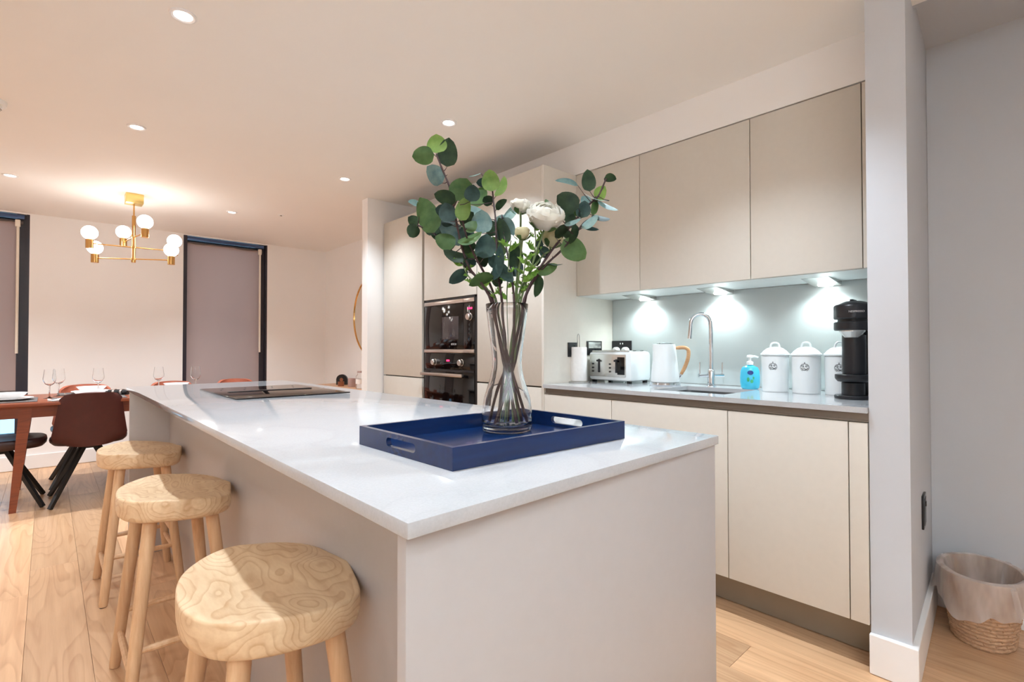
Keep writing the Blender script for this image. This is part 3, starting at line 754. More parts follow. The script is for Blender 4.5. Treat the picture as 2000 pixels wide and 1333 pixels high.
branches = [
 # name, label, stem material, depth at the vase foot, depth on top, radius, pixel path
 ('twig', 'eucalyptus branch reaching highest, with a green leaf on its tip', .016, -.02, [(1020, 828), (1004, 760), (984, 690), (966, 620), (958, 585), (942, 556), (915, 520), (899, 470), (888, 415), (878, 366), (862, 326), (852, 301)]),
 ('twig', 'eucalyptus branch spreading to the far left with a dark end leaf', -.012, .03, [(1010, 834), (996, 760), (980, 690), (968, 620), (962, 585), (938, 548), (905, 518), (880, 488), (850, 458), (832, 448), (816, 440)]),
 ('twig', 'upright eucalyptus branch in the middle, left of the peony bud', .01, .05, [(972, 838), (980, 760), (988, 690), (982, 620), (980, 585), (974, 540), (970, 480), (968, 430), (964, 395), (962, 372)]),
 ('twig', 'leafy eucalyptus branch between the tallest and the upright one', -.02, -.05, [(1030, 826), (1010, 760), (990, 690), (974, 620), (968, 585), (952, 545), (930, 505), (914, 470), (903, 430), (896, 394)]),
 ('twig', 'eucalyptus branch reaching the upper right corner of the bouquet', .02, .03, [(955, 832), (972, 760), (1000, 690), (1018, 620), (1024, 585), (1040, 548), (1062, 512), (1094, 468), (1128, 425), (1150, 400), (1168, 384), (1180, 358), (1184, 349)]),
 ('twig', 'eucalyptus branch ending in slim blue-grey leaves on the right', -.018, -.04, [(966, 842), (990, 760), (1010, 690), (1022, 625), (1026, 585), (1038, 556), (1064, 520), (1096, 490), (1122, 460), (1140, 436), (1160, 424)]),
 ('twig', 'short eucalyptus branch behind the cream bud', .03, .07, [(992, 842), (995, 760), (1002, 690), (1004, 620), (1004, 585), (998, 530), (988, 480), (982, 440), (980, 420)]),
]
blist = []
for nm, lab, d0, d1, path in branches:
    pts = []; n = len(path)
    for i, (px, py) in enumerate(path):
        u = i/(n-1); above = max(0, (585-py)/320)
        cross = math.cos(min(1, (835-min(py, 835))/250)*PI)      # crosses the axis at the waist
        dz = d0*cross if py > 585 else -d0*.8+(d1+d0*.8)*min(1, above*1.6)
        pts.append(vp(px, py, dz))
    pts[0].z = max(pts[0].z, VC.z+.0145)
    t = thing('eucalyptus_branch', lab, 'branch', pts[0], group='eucalyptus branches in the vase')
    sp = smooth_path(pts, 4)
    r = [.0031*(1-.5*i/(len(sp)-1))*1.25*(1+.12*math.sin(i*2.1)) for i in range(len(sp))]
    blist.append(dict(t=t, sp=sp, r=r, pet=[], n=0))
# leaves: branch, base px, tip px, width px, material, depth shift, tilt
LV = [
 (0, 852, 299, 852, 262, 40, 'lg', 0, .1), (0, 873, 326, 877, 269, 38, 'dg', .012, .3), (0, 848, 302, 805, 306, 33, 'mg', -.005, -.3), (0, 864, 358, 834, 325, 33, 'bg', .01, .5),
 (2, 939, 338, 914, 345, 9, 'bg', .03, 1.2), (2, 961, 374, 956, 331, 37, 'lg', -.01, .1), (2, 968, 384, 985, 344, 21, 'lg', .012, .8),
 (0, 893, 392, 912, 349, 50, 'mg', -.012, .1), (3, 918, 394, 925, 361, 31, 'tg', -.03, .2), (2, 919, 400, 948, 366, 36, 'mg', .02, .2), (2, 958, 362, 930, 357, 16, 'tg', .02, .9),  # first teal leaf here is a shadow on its neighbour, built as a leaf
 (0, 890, 394, 848, 379, 26, 'dg', -.01, .5), (1, 848, 455, 820, 386, 46, 'mg', -.015, .2), (1, 822, 402, 797, 394, 9, 'bg', .0, 1.1), (3, 880, 433, 869, 396, 35, 'tg', 0, .2),
 (3, 899, 431, 913, 385, 28, 'lg', -.02, .3), (1, 816, 441, 797, 424, 24, 'dg', 0, .3), (1, 815, 440, 800, 463, 24, 'dg', .004, .5), (1, 910, 474, 858, 434, 40, 'bg', .02, .2), (1, 889, 479, 850, 462, 34, 'mg', -.02, .15),
 (3, 893, 474, 941, 453, 22, 'mg', -.02, .8), (2, 941, 456, 941, 410, 42, 'bg', -.03, .1), (2, 946, 424, 917, 402, 26, 'bg', -.02, .6), (3, 944, 505, 950, 457, 42, 'tg', -.01, .2), (3, 914, 505, 866, 489, 24, 'dg', -.01, .7),
 (2, 964, 548, 976, 478, 21, 'tg', -.03, .7), (2, 972, 512, 1002, 552, 25, 'tg', -.035, .6), (3, 964, 540, 916, 558, 20, 'mg', -.03, .8), (1, 914, 531, 877, 553, 22, 'tg', -.02, .6),
 (6, 990, 478, 974, 425, 26, 'dg', .0, .3), (6, 984, 425, 1004, 461, 16, 'bg', -.02, .8), (6, 984, 432, 1010, 396, 21, 'bg', .01, .5), (2, 969, 410, 990, 390, 12, 'dg', -.01, .9), (6, 1001, 524, 1006, 474, 24, 'dg', -.01, .5),
 (4, 1130, 407, 1088, 382, 42, 'dg', -.02, .1), (4, 1152, 374, 1147, 331, 28, 'dg', 0, .2), (4, 1180, 349, 1204, 350, 12, 'dg', .0, 1.0), (4, 1166, 390, 1182, 364, 26, 'lg', .015, .3),
 (4, 1129, 363, 1084, 353, 8, 'bg', .0, 1.25), (4, 1190, 392, 1139, 376, 8, 'bg', -.01, 1.25), (4, 1167, 393, 1208, 411, 15, 'bg', -.01, .9), (5, 1156, 422, 1192, 428, 15, 'tg', 0, .9),
 (5, 1136, 446, 1168, 420, 17, 'bg', -.02, .7), (5, 1102, 439, 1135, 427, 12, 'bg', -.02, 1.0), (5, 1138, 441, 1170, 449, 13, 'tg', .01, .9), (4, 1079, 408, 1066, 389, 14, 'mg', .04, .7),
 (5, 1101, 468, 1143, 506, 46, 'mg', .0, .15), (5, 1124, 438, 1113, 477, 15, 'dg', .0, .6), (4, 1136, 426, 1142, 392, 28, 'tg', -.01, .4), (4, 1158, 421, 1163, 383, 13, 'mg', .02, .8),
 (4, 1116, 432, 1098, 400, 24, 'dg', .02, .3), (5, 1084, 463, 1112, 440, 18, 'dg', 0, .6), (5, 1046, 531, 1089, 517, 24, 'mg', -.01, .5), (5, 1054, 538, 1045, 581, 18, 'dg', 0, .6),
 (6, 1004, 522, 1012, 480, 27, 'dg', .0, .3), (4, 1058, 491, 1055, 464, 11, 'tg', 0, .8), (5, 1068, 513, 1100, 516, 5, 'tg', 0, 1.2), (3, 921, 470, 905, 440, 28, 'tg', .02, .4), (2, 975, 470, 990, 440, 24, 'tg', .02, .4),
 (3, 930, 510, 905, 520, 18, 'tg', .03, .5), (2, 960, 400, 945, 385, 22, 'dg', .03, .5), (6, 984, 500, 962, 462, 26, 'mg', .03, .4), (1, 868, 470, 843, 430, 30, 'dg', .03, .4), (0, 884, 420, 850, 408, 26, 'tg', .02, .6),
 (4, 1108, 446, 1120, 418, 22, 'dg', .02, .5), (0, 900, 440, 925, 415, 24, 'dg', .02, .5),
 (3, 925, 490, 902, 470, 30, 'dg', .03, .3), (1, 905, 515, 930, 492, 26, 'mg', .02, .5), (2, 968, 460, 950, 430, 28, 'dg', .03, .2), (2, 972, 520, 952, 500, 24, 'tg', .02, .4),
 (6, 1000, 540, 1018, 512, 24, 'tg', .03, .4), (6, 996, 500, 1016, 478, 22, 'mg', .04, .4), (5, 1050, 520, 1036, 492, 20, 'dg', .03, .5), (4, 1070, 500, 1052, 484, 20, 'tg', .03, .5),
 (5, 1120, 466, 1100, 448, 20, 'dg', .02, .6), (0, 890, 400, 872, 382, 26, 'mg', .02, .4), (0, 884, 440, 866, 420, 28, 'tg', .03, .3), (3, 906, 450, 930, 432, 26, 'mg', .02, .4),
 (3, 912, 470, 896, 448, 28, 'tg', .02, .3), (2, 966, 440, 985, 420, 24, 'bg', .03, .5), (4, 1134, 420, 1120, 400, 22, 'mg', .02, .5), (4, 1150, 405, 1136, 384, 20, 'bg', .03, .6),
 (1, 850, 460, 838, 430, 30, 'dg', .03, .3), (3, 938, 520, 950, 494, 24, 'dg', .02, .5), (2, 976, 560, 960, 530, 22, 'dg', .01, .5), (5, 1040, 556, 1054, 530, 18, 'mg', .02, .6)]
for bi, bx, by, tx, ty, w, mt, dz, tilt in LV:
    b = blist[bi]; best = None
    for i, p in enumerate(b['sp']):
        v = p-CAM; dd = v.dot(fw); px = 1000+F_PX*v.dot(RT)/dd; py = 666.5-F_PX*v.dot(UP)/dd
        if py > 575: continue
        q = (px-bx)**2+(py-by-4)**2
        if best is None or q < best[0]: best = (q, i, dd)
    dist = best[2]-DV+dz*.8
    B0 = vp(bx, by, dist); T0 = vp(tx, ty, dist+random.uniform(-.012, .012))
    bm = BM(); wreal = w*PXM/max(.45, math.cos(tilt)) if w > 11 else w*PXM*2.2
    rib = leaf_mesh(bm, B0, T0, wreal, tilt if random.random() < .5 else -tilt, curl=random.uniform(.02, .10))
    lf = obj('leaf', bm, mt, b['t'], loc=B0)
    bm = BM(); tube(bm, rib, [.0007*(1-.7*i/9)+.00015 for i in range(10)], 4); v = obj('midrib', bm, 'vein', lf, world=True)
    b['pet'].append((b['sp'][best[1]], B0)); b['n'] += 1
for b in blist:
    bm = BM(); tube(bm, b['sp'], b['r'], 7)
    for p, q in b['pet']:
        m = (p+q)/2+Vector((0, 0, -.002)); tube(bm, [p, m, q], [.0012, .0010, .0008], 5)
    # little side nodes on the twig
    for i in range(6, len(b['sp'])-3, 4):
        p = b['sp'][i]; d = Vector((random.uniform(-1, 1), random.uniform(-1, 1), .8)).normalized()
        if p.z > VC.z+VH: tube(bm, [p, p+d*.007], [.0014, .0006], 5)
    obj('stem', bm, 'stemd', b['t'], world=True)

def petal(bm, c, out, up, R_, W, e1, ruf=.10):
    """one shell-shaped petal hugging a ball of radius R_: azimuth half width W, rising to elevation e1"""
    out = out.normalized(); side = up.cross(out).normalized(); rows = []; N = 6
    for i in range(N+1):
        u = i/N; el = -1.25+(e1+1.25)*u; w = W*(.35+.65*math.sin(PI*min(.62, u*.62+.08)))
        row = []
        for s in (-1, -.5, 0, .5, 1):
            az = s*w; rr = R_*(1+(random.uniform(-.2, 1)*ruf+.05)*(u > .8)-.04*abs(s))
            eh = el+(random.uniform(-.10, .10)-.14*abs(s)**2)*(u > .8)
            d_ = (out*math.cos(az)+side*math.sin(az))*math.cos(eh)
            row.append(bm.verts.new(c+d_*rr+up*(R_*.86*math.sin(eh))))
        rows.append(row)
    fs = [bm.faces.new((a[k], a[k+1], b[k+1], b[k])) for a, b in zip(rows, rows[1:]) for k in range(4)]
    bmesh.ops.solidify(bm, geom=fs, thickness=.0006)
def flower(label, path, head, diam, axis, m, layers, green='stemg', d1=0, group='white flowers in the vase'):
    pts = []
    for i, (px, py) in enumerate(path):
        above = max(0, (585-py)/200); pts.append(vp(px, py, (.014*math.cos(min(1, (835-min(py, 835))/250)*PI) if py > 585 else 0)+d1*min(1, above)))
    pts[0].z = max(pts[0].z, VC.z+.0145)
    hc = vp(head[0], head[1], d1); t = thing('peony', label, 'flower', pts[0], group=group)
    axis = (RT*axis[0]+UP*axis[1]-fw*axis[2]).normalized()
    base = hc-axis*diam*.30
    bm = BM(); tube(bm, smooth_path(pts+[base], 4), .0024, 8); obj('stem', bm, green, t, world=True)
    u, w = basis(axis)
    rnd2 = random.Random(int(head[0]))
    bm = BM(); lathe(bm, [(0, .06), (.14, .10), (.22, .3), (.16, .5), (0, .56)], 12); bmesh.ops.scale(bm, verts=bm.verts, vec=(diam,)*3)
    bm.transform(Matrix(((u.x, w.x, axis.x, base.x), (u.y, w.y, axis.y, base.y), (u.z, w.z, axis.z, base.z), (0, 0, 0, 1)))) 
    obj('heart', bm, m, t, world=True)
    for li, (n, L, W, cup) in enumerate(layers):
        for k in range(n):
            a = 2*PI*(k+.5*li+rnd2.uniform(-.15, .15))/n
            out = u*math.cos(a)+w*math.sin(a)
            bm = BM(); petal(bm, base+axis*diam*.34, out, axis, L*diam*rnd2.uniform(.95, 1.05), W, cup+rnd2.uniform(-.08, .08)); obj('petal', bm, m, t, world=True)
    for k in range(4):
        a = 2*PI*k/4+.4; out = u*math.cos(a)+w*math.sin(a); bm = BM(); petal(bm, base+axis*diam*.33, out, axis, .55*diam, .30, -.35, .0); obj('sepal', bm, 'mg', t, world=True)
    return t
flower('small half-open white flower at the top of the bouquet', [(975, 838), (985, 760), (1000, 690), (1004, 620), (1006, 585), (1012, 520), (1016, 460), (1017, 428)], (1016, 402), .050, (0, 1, .15), 'petal',
       [(6, .46, .62, .55), (6, .40, .6, .85), (5, .30, .6, 1.1)], d1=-.01)
flower('largest white peony, wide open, leaning right', [(985, 842), (994, 760), (1006, 690), (1014, 620), (1018, 585), (1035, 530), (1052, 480), (1062, 450)], (1066, 422), .082, (.15, .85, .55), 'petal',
       [(8, .52, .48, .30), (9, .49, .42, .60), (9, .44, .40, .82), (8, .37, .42, 1.0), (7, .28, .5, 1.15), (5, .18, .6, 1.3)], d1=-.03)
flower('closed cream bud below the small white flower', [(1003, 842), (998, 760), (996, 690), (1006, 620), (1008, 585), (1014, 530), (1018, 488)], (1020, 456), .040, (0, 1, .1), 'petalc',
       [(5, .44, .75, .95), (4, .36, .8, 1.2)], d1=-.045)
flower('pale peony half hidden behind the largest one', [(1015, 840), (1004, 760), (1000, 690), (1008, 620), (1012, 585), (1030, 540), (1060, 500), (1074, 490)], (1078, 466), .056, (.3, .9, .1), 'petalc',
       [(7, .50, .55, .45), (6, .44, .55, .8), (5, .34, .6, 1.05)], d1=.03)
# fresh green fern-like sprigs
def sprig(label, path, d1, n, seed):
    rr = random.Random(seed); pts = []
    for px, py in path:
        above = max(0, (585-py)/150); pts.append(vp(px, py, d1*min(1, above) if py < 585 else .01))
    pts[0].z = max(pts[0].z, VC.z+.0145)
    t = thing('fern_sprig', label, 'foliage', pts[0], group='bright green filler sprigs')
    sp = smooth_path(pts, 5); bm = BM(); tube(bm, sp, [.0009 if p.z < VC.z+VH else .0014 for p in sp], 6); obj('stem', bm, 'stemg', t, world=True)
    idx = [i for i, p in enumerate(sp) if p.z > VC.z+VH+.01]
    for k in range(n):
        i = idx[int(len(idx)*k/n)]; p = sp[i]; s = 1 if k % 2 else -1
        d = (RT*s*rr.uniform(.5, 1)+UP*rr.uniform(.1, .9)+fw*rr.uniform(-.5, .5)).normalized(); L = rr.uniform(.016, .030)
        bm = BM(); leaf_mesh(bm, p, p+d*L, L*.42, rr.uniform(-.9, .9), pointed=1)
        for j in (.35, .6, .8):      # lobes of the jagged leaf
            for s2 in (-1, 1):
                q = p+d*L*j; e = (d+RT*s2*.9+UP*.2).normalized(); leaf_mesh(bm, q, q+e*L*.38, L*.17, rr.uniform(-.8, .8), pointed=1)
        obj('leaf', bm, 'fern', t, world=True)
sprig('bright green sprig in front, right of the vase rim centre', [(990, 838), (1000, 690), (1012, 585), (1020, 550), (1026, 515), (1030, 500)], -.06, 9, 1)
sprig('bright green sprig at the lower left of the bouquet', [(1005, 838), (985, 690), (968, 585), (940, 560), (915, 540), (903, 515)], -.02, 9, 2)
sprig('bright green sprig under the largest peony', [(980, 838), (1000, 690), (1018, 585), (1036, 530), (1046, 480), (1044, 446)], -.01, 10, 3)
sprig('low green sprig curling over the right side of the vase rim', [(1000, 842), (1004, 690), (1014, 588), (1018, 560), (1030, 545), (1040, 540)], -.05, 6, 4)
sprig('yellow-green sprig in the heart of the bouquet', [(985, 842), (992, 690), (990, 585), (992, 540), (994, 500), (998, 470)], -.03, 7, 5)

# ------------------------------------------------------------ things on the kitchen worktop
WZ = .9
def atX(px, x): p = onX(px, 750, x); return p.y
# paper towel
y = atX(1130, 2.34)
t = thing('paper_towel_roll', 'white kitchen roll on an upright holder, left of the toaster', 'kitchen roll', (2.34, y, WZ))
bm = BM(); lathe(bm, [(0, 0), (.066, 0), (.068, .004), (.062, .008), (0, .009)], 32); obj('holder_base', bm, 'silver', t)
bm = BM(); lathe(bm, [(.02, .010), (.048, .010), (.0495, .014), (.0495, .207), (.048, .211), (.02, .211)], 40); obj('paper', bm, 'paper', t)
bm = BM(); tube(bm, [(0, -.008, .009), (0, -.008, .26), (0, -.006, .283), (0, 0, .290), (0, .006, .283), (0, .008, .26), (0, .008, .009)], .0022, 8); obj('wire_loop', bm, 'chrome', t)
# toaster
ty0, ty1 = atX(1234, 2.43), atX(1150, 2.43)
t = thing('toaster', 'white four-slice toaster with a silver front and two levers', 'toaster', (2.53, (ty0+ty1)/2, WZ))
hx, hy = .105, (ty1-ty0)/2
bm = BM(); box(bm, -hx, hx, -hy, hy, .012, .185, .022); obj('body', bm, 'enamel', t)
bm = BM(); box(bm, -hx-.004, -hx+.012, -hy+.035, hy-.012, .035, .168, .006); obj('front_panel', bm, 'silver', t)
bm = BM(); box(bm, -hx+.01, hx-.01, -hy+.02, hy-.02, .182, .190, .004); obj('top_plate', bm, 'silver', t)
for yy in (-hy*.5, hy*.5):
    for xx in (-.04, .035):
        bm = BM(); box(bm, xx-.014, xx+.014, yy-.058, yy+.058, .189, .1912); obj('slot', bm, 'socketdk', t)
for yy in (.32*hy+.02, -.36*hy):
    bm = BM(); box(bm, -hx-.006, -hx-.002, yy-.008, yy+.008, .06, .14, .003); obj('lever_slot', bm, 'socket', t)
    bm = BM(); box(bm, -hx-.018, -hx-.005, yy-.011, yy+.011, .124, .136, .003); obj('lever', bm, 'blackp', t)
    for k in range(3):
        bm = BM(); box(bm, -hx-.007, -hx-.003, yy+.038, yy+.052, .062+.022*k, .071+.022*k, .002); obj('button', bm, 'blackp', t)
bm = BM(); box(bm, -hx-.0055, -hx-.003, -hy+.042, -hy+.092, .05, .152, .003); obj('dark_window', bm, 'black', t)
bm = BM()
for sx in (-1, 1):
    for sy in (-1, 1): box(bm, sx*.08-.01, sx*.08+.01, sy*(hy-.03)-.01, sy*(hy-.03)+.01, 0, .014)
obj('feet', bm, 'socketdk', t, smooth=False)
# kettle
y = atX(1299, 2.50)
t = thing('kettle', 'white electric kettle with a wooden handle and chrome base', 'kettle', (2.50, y, WZ))
bm = BM(); lathe(bm, [(0, 0), (.082, 0), (.084, .006), (.078, .016), (.070, .018), (0, .018)], 36); obj('power_base', bm, 'chrome', t)
bm = BM(); lathe(bm, [(0, .019), (.074, .019), (.077, .026), (.074, .06), (.066, .14), (.056, .215), (.054, .225), (.050, .226), (0, .226)], 40)
for v in bm.verts:       # spout pulled out at the top on the far side of the handle
    a = math.atan2(v.co.y, v.co.x); f = max(0, math.cos(a-2.3))**8*max(0, (v.co.z-.17)/.055)
    v.co.x += -.014*f*.74; v.co.y += .014*f*.67
obj('jug', bm, 'enamel', t)
bm = BM(); lathe(bm, [(0, .236), (.012, .236), (.02, .232), (.046, .231), (.051, .227), (0, .2265)], 32); obj('lid', bm, 'chrome', t)
hd = Vector((.52, -.855, 0))
bm = BM(); hp = [hd*.052+Vector((0, 0, .203)), hd*.085+Vector((0, 0, .207)), hd*.108+Vector((0, 0, .205)), hd*.122+Vector((0, 0, .190)), hd*.120+Vector((0, 0, .150)), hd*.103+Vector((0, 0, .100)), hd*.084+Vector((0, 0, .062))]
sp = smooth_path(hp, 5); tube(bm, sp, [.009 if i < 3 or i > len(sp)-4 else .0105 for i in range(len(sp))], 10); obj('handle', bm, 'orangewood', t)
bm = BM(); tube(bm, [hd*.072+Vector((0, 0, .035)), hd*.079+Vector((0, 0, .05)), hd*.084+Vector((0, 0, .064))], [.006, .007, .007], 8); obj('handle_foot', bm, 'chrome', t)
# tap
y = atX(1389, 2.61)
t = thing('mixer_tap', 'chrome swan-neck mixer tap with two lever handles behind the sink', 'tap', (2.61, y, WZ))
bm = BM(); lathe(bm, [(0, 0), (.027, 0), (.027, .004), (.019, .008), (.019, .078), (.016, .086), (.0125, .092), (0, .092)], 28); obj('base', bm, 'chrome', t)
d = Vector((-.62, .78, 0))
arc = [Vector((0, 0, .088)), Vector((0, 0, .20)), Vector((0, 0, .30))]
for k in range(1, 13):
    a = PI*k/12; arc.append(Vector((0, 0, .33))+d*(.052*(1-math.cos(a)))+Vector((0, 0, .052*math.sin(a)*1.1)))
arc += [d*.107+Vector((0, 0, .29)), d*.110+Vector((0, 0, .262))]
bm = BM(); tube(bm, arc, .0115, 16); obj('spout', bm, 'chrome', t)
bm = BM(); tube(bm, [d*.110+Vector((0, 0, .270)), d*.1105+Vector((0, 0, .255))], .0135, 16); obj('nozzle', bm, 'chrome', t)
cr = Vector((0, 1, 0))
cr = RT.copy(); cr.z = 0; cr.normalize()
bm = BM(); tube(bm, [-cr*.066+Vector((0, 0, .058)), cr*.066+Vector((0, 0, .058))], .010, 16); obj('crossbar', bm, 'chrome', t)
for s in (-1, 1):
    bm = BM(); tube(bm, [cr*s*.060+Vector((0, 0, .058)), cr*s*.060+Vector((0, 0, .128))], .0036, 10); obj('lever', bm, 'chrome', t)
# soap
y = atX(1465, 2.58)
t = thing('soap_bottle', 'blue liquid soap pump bottle with a white pump, left of the canisters', 'soap', (2.58, y, WZ), rotz=math.radians(0))
sdir = math.radians(-64)     # wide side faces the room obliquely
bm = BM(); lathe(bm, [(0, 0), (.034, 0), (.041, .006), (.045, .03), (.0455, .06), (.043, .09), (.036, .108), (.018, .116), (.014, .120), (0, .120)], 32, sx=1, sy=.62); bmesh.ops.rotate(bm, verts=bm.verts, cent=(0, 0, 0), matrix=Matrix.Rotation(sdir, 3, 'Z')); obj('bottle', bm, 'soap', t)
bm = BM(); lathe(bm, [(0, .1205), (.015, .1205), (.016, .134), (.010, .138), (.006, .14), (.006, .158), (0, .158)], 20)
tube(bm, [Vector((0, 0, .160)), Vector((.022*math.cos(sdir), .022*math.sin(sdir), .162)), Vector((.038*math.cos(sdir), .038*math.sin(sdir), .157))], [.0065, .006, .004], 10)
lathe(bm, [(0, .156), (.014, .156), (.015, .162), (.012, .169), (0, .170)], 20); obj('pump', bm, 'white', t)
def decal(bm, cx, cz, rx, rz, R=.0285, n=16):
    """flat oval print lying on the bottle's front"""
    nx = Vector((math.sin(sdir), -math.cos(sdir), 0)); ux = Vector((math.cos(sdir), math.sin(sdir), 0))
    bend = lambda q: .0285*math.sqrt(max(.05, 1-(q/.0458)**2))
    ring = []
    for k in range(n):
        a = 2*PI*k/n; q = cx+rx*math.cos(a); ring.append(bm.verts.new(ux*q+nx*(bend(q)+.0007)+Vector((0, 0, cz+rz*math.sin(a)))))
    bm.faces.new(ring)
bm = BM(); decal(bm, 0, .082, .014, .011); obj('label_oval', bm, 'soaplab', t, smooth=False)
bm = BM(); decal(bm, -.010, .048, .006, .011); decal(bm, .006, .040, .007, .009); decal(bm, .014, .056, .004, .007); obj('label_drops', bm, 'soapgreen', t, smooth=False)
# canisters
def canister(px, x, label):
    y = atX(px, x); t = thing('canister', label, 'canister', (x, y, WZ), group='white enamel canisters')
    bm = BM(); lathe(bm, [(0, 0), (.054, 0), (.056, .003), (.0575, .08), (.058, .166), (.056, .168), (0, .168)], 40); obj('body', bm, 'enamel', t)
    bm = BM(); lathe(bm, [(0, .1685), (.060, .1685), (.063, .172), (.0625, .177), (.056, .182), (.050, .190), (.034, .203), (.018, .209), (0, .210)], 40); ld = obj('lid', bm, 'enamel', t)
    bm = BM(); c2 = RT.copy(); c2.z = 0; c2.normalize()
    hp = [c2*(-.022)+Vector((0, 0, .206)), c2*(-.016)+Vector((0, 0, .224)), Vector((0, 0, .229)), c2*.016+Vector((0, 0, .224)), c2*.022+Vector((0, 0, .206))]
    tube(bm, smooth_path(hp, 4), .0042, 8); obj('lid_handle', bm, 'enamel', ld)
    # scrolled round emblem facing the room
    bm = BM(); R = .0578; ac = math.radians(191)
    def onb(q, z): a = ac+q/R; return Vector((R*math.cos(a)*1.006, R*math.sin(a)*1.006, z))
    zc = .118
    def curve(fn, n, r): tube(bm, [onb(*fn(i/n)) for i in range(n+1)], r, 5)
    for s in (-1, 1):
        curve(lambda u, s=s: (s*(.017*math.cos(-1.1+2.2*u)), zc+.017*math.sin(-1.1+2.2*u)), 14, .0009)
        curve(lambda u, s=s: (s*(.007+.006*(1-u)*math.cos(u*7)), zc+.004+.006*(1-u)*math.sin(u*7)), 16, .0012)
    curve(lambda u: (.012*math.cos(PI+PI*u), zc-.002+.010*math.sin(PI+PI*u)), 12, .0014)
    curve(lambda u: (-.007+.014*u, zc+.012+.004*math.sin(u*PI)), 8, .0012)
    curve(lambda u: (-.006+.012*u, zc-.006+.003*math.sin(u*2*PI)), 8, .0012)
    tube(bm, [onb(0, zc+.018), onb(0, zc+.023)], .0016, 5)
    obj('emblem', bm, 'ink', t)
canister(1514, 2.52, 'white lidded canister next to the soap bottle')
canister(1575, 2.52, 'white lidded canister in the middle of the three')
canister(1641, 2.54, 'white lidded canister partly behind the black coffee machine')
# coffee machine
cy0 = .565
t = thing('coffee_machine', 'black round-headed capsule coffee machine at the right end of the worktop', 'coffee machine', (2.40, cy0, WZ))
Lc = Vector((-.0, 0, 0))
def cyl(name, m, prof, c=(0, 0), seg=40, par=None):
    bm = BM(); lathe(bm, prof, seg, (c[0], c[1], 0)); return obj(name, bm, m, par or t)
cyl('foot', 'blackp', [(0, 0), (.062, 0), (.064, .003), (.064, .012), (.061, .015), (0, .015)], (-.02, 0))
cyl('cup_support', 'blackp', [(0, .0155), (.040, .0155), (.040, .064), (.034, .068), (0, .068)], (-.015, -.0))
cyl('drip_tray', 'blackp', [(0, .068), (.052, .069), (.060, .078), (.062, .084), (.062, .096), (.059, .098), (0, .098)], (-.018, 0))
cyl('column', 'blackp', [(0, .0985), (.040, .0985), (.041, .11), (.041, .255), (.030, .262), (0, .262)], (.0, 0))
cyl('spout_collar', 'silver', [(0, .246), (.026, .246), (.045, .270), (.045, .274), (0, .274)], (-.022, 0))
cyl('lower_head', 'blackp', [(0, .2745), (.064, .2745), (.067, .279), (.067, .306), (.064, .309), (0, .309)], (-.005, 0))
cyl('seam', 'socketdk', [(0, .309), (.055, .309), (.055, .320), (0, .320)], (-.0, 0))
cyl('upper_head', 'blackp', [(0, .3205), (.066, .3205), (.069, .325), (.069, .372), (.066, .377), (.045, .388), (.028, .393), (0, .394)], (0, 0))
bm = BM(); box(bm, -.03, .03, -.006, .006, .386, .400, .003); obj('lid_lever', bm, 'blackp', t)
bm = BM(); box(bm, .035, .20, -.055, .055, 0, .31, .018); obj('water_tank_housing', bm, 'blackp', t)
nm = Vector((-.93, -.37, 0)).normalized()
pt = Vector((2.40, cy0, WZ+.348))+nm*.0695; ux = Vector((-nm.y, nm.x, 0)).normalized()
if ux.dot(RT) < 0: ux = -ux
text('logo', 'NESPRESSO', .0105, 'logo', t, Matrix(((ux.x, 0, nm.x, pt.x), (ux.y, 0, nm.y, pt.y), (0, 1, 0, pt.z), (0, 0, 0, 1))))
# sockets and switches
def plate(name, label, cat, p, nrm, w, h, m, inner, group=None):
    t = thing(name, label, cat, p, group=group); nrm = Vector(nrm); u = Vector((0, 0, 1)).cross(nrm).normalized()
    def pb(nm_, m_, u0, u1, z0_, z1_, d0, d1, par=None):
        bm = BM(); box(bm, u0, u1, d0, d1, z0_, z1_, .0012)
        bm.transform(Matrix(((u.x, nrm.x, 0, 0), (u.y, nrm.y, 0, 0), (0, 0, 1, 0), (0, 0, 0, 1)))); return obj(nm_, bm, m_, par or t)
    pb('plate', m, -w/2, w/2, -h/2, h/2, 0, .007)
    for nm_, m_, a in inner: pb(nm_, m_, *a)
    return t
NY = (0, -1, 0)
c = onY(1118, 684, 1.977)
plate('wall_socket', 'black wall socket behind the kitchen roll', 'socket', (c.x, 1.9775, 1.095), NY, .086, .086, 'socket', [('insert', 'socketdk', (-.032, .032, -.032, .032, .006, .0085)), ('switch', 'blackp', (.006, .018, .012, .028, .008, .011))])
c = onY(1160, 684, 1.977)
plate('switch_plate', 'silver-framed multi-switch plate above the toaster on the pale side panel', 'switch', (c.x, 1.9775, 1.105), NY, .146, .086, 'socketdk',
      [('face', 'silver', (-.062, .062, -.002, .036, .006, .009))]+[('switch', 'blackp', (-.052+.028*k, -.034+.028*k, -.030, -.008, .006, .010)) for k in range(4)])
c1_, c2_ = onX(1196, 680, XW-.009), onX(1235, 680, XW-.009)
t = plate('double_socket', 'black double socket on the splashback with two white plugs, behind the toaster', 'socket', (XW-.009, (c1_.y+c2_.y)/2, 1.108), (-1, 0, 0), .146, .086, 'socket',
      [('switch', 'white', (-.012, -.006, .020, .030, .006, .009)), ('switch', 'white', (.006, .012, .020, .030, .006, .009))])
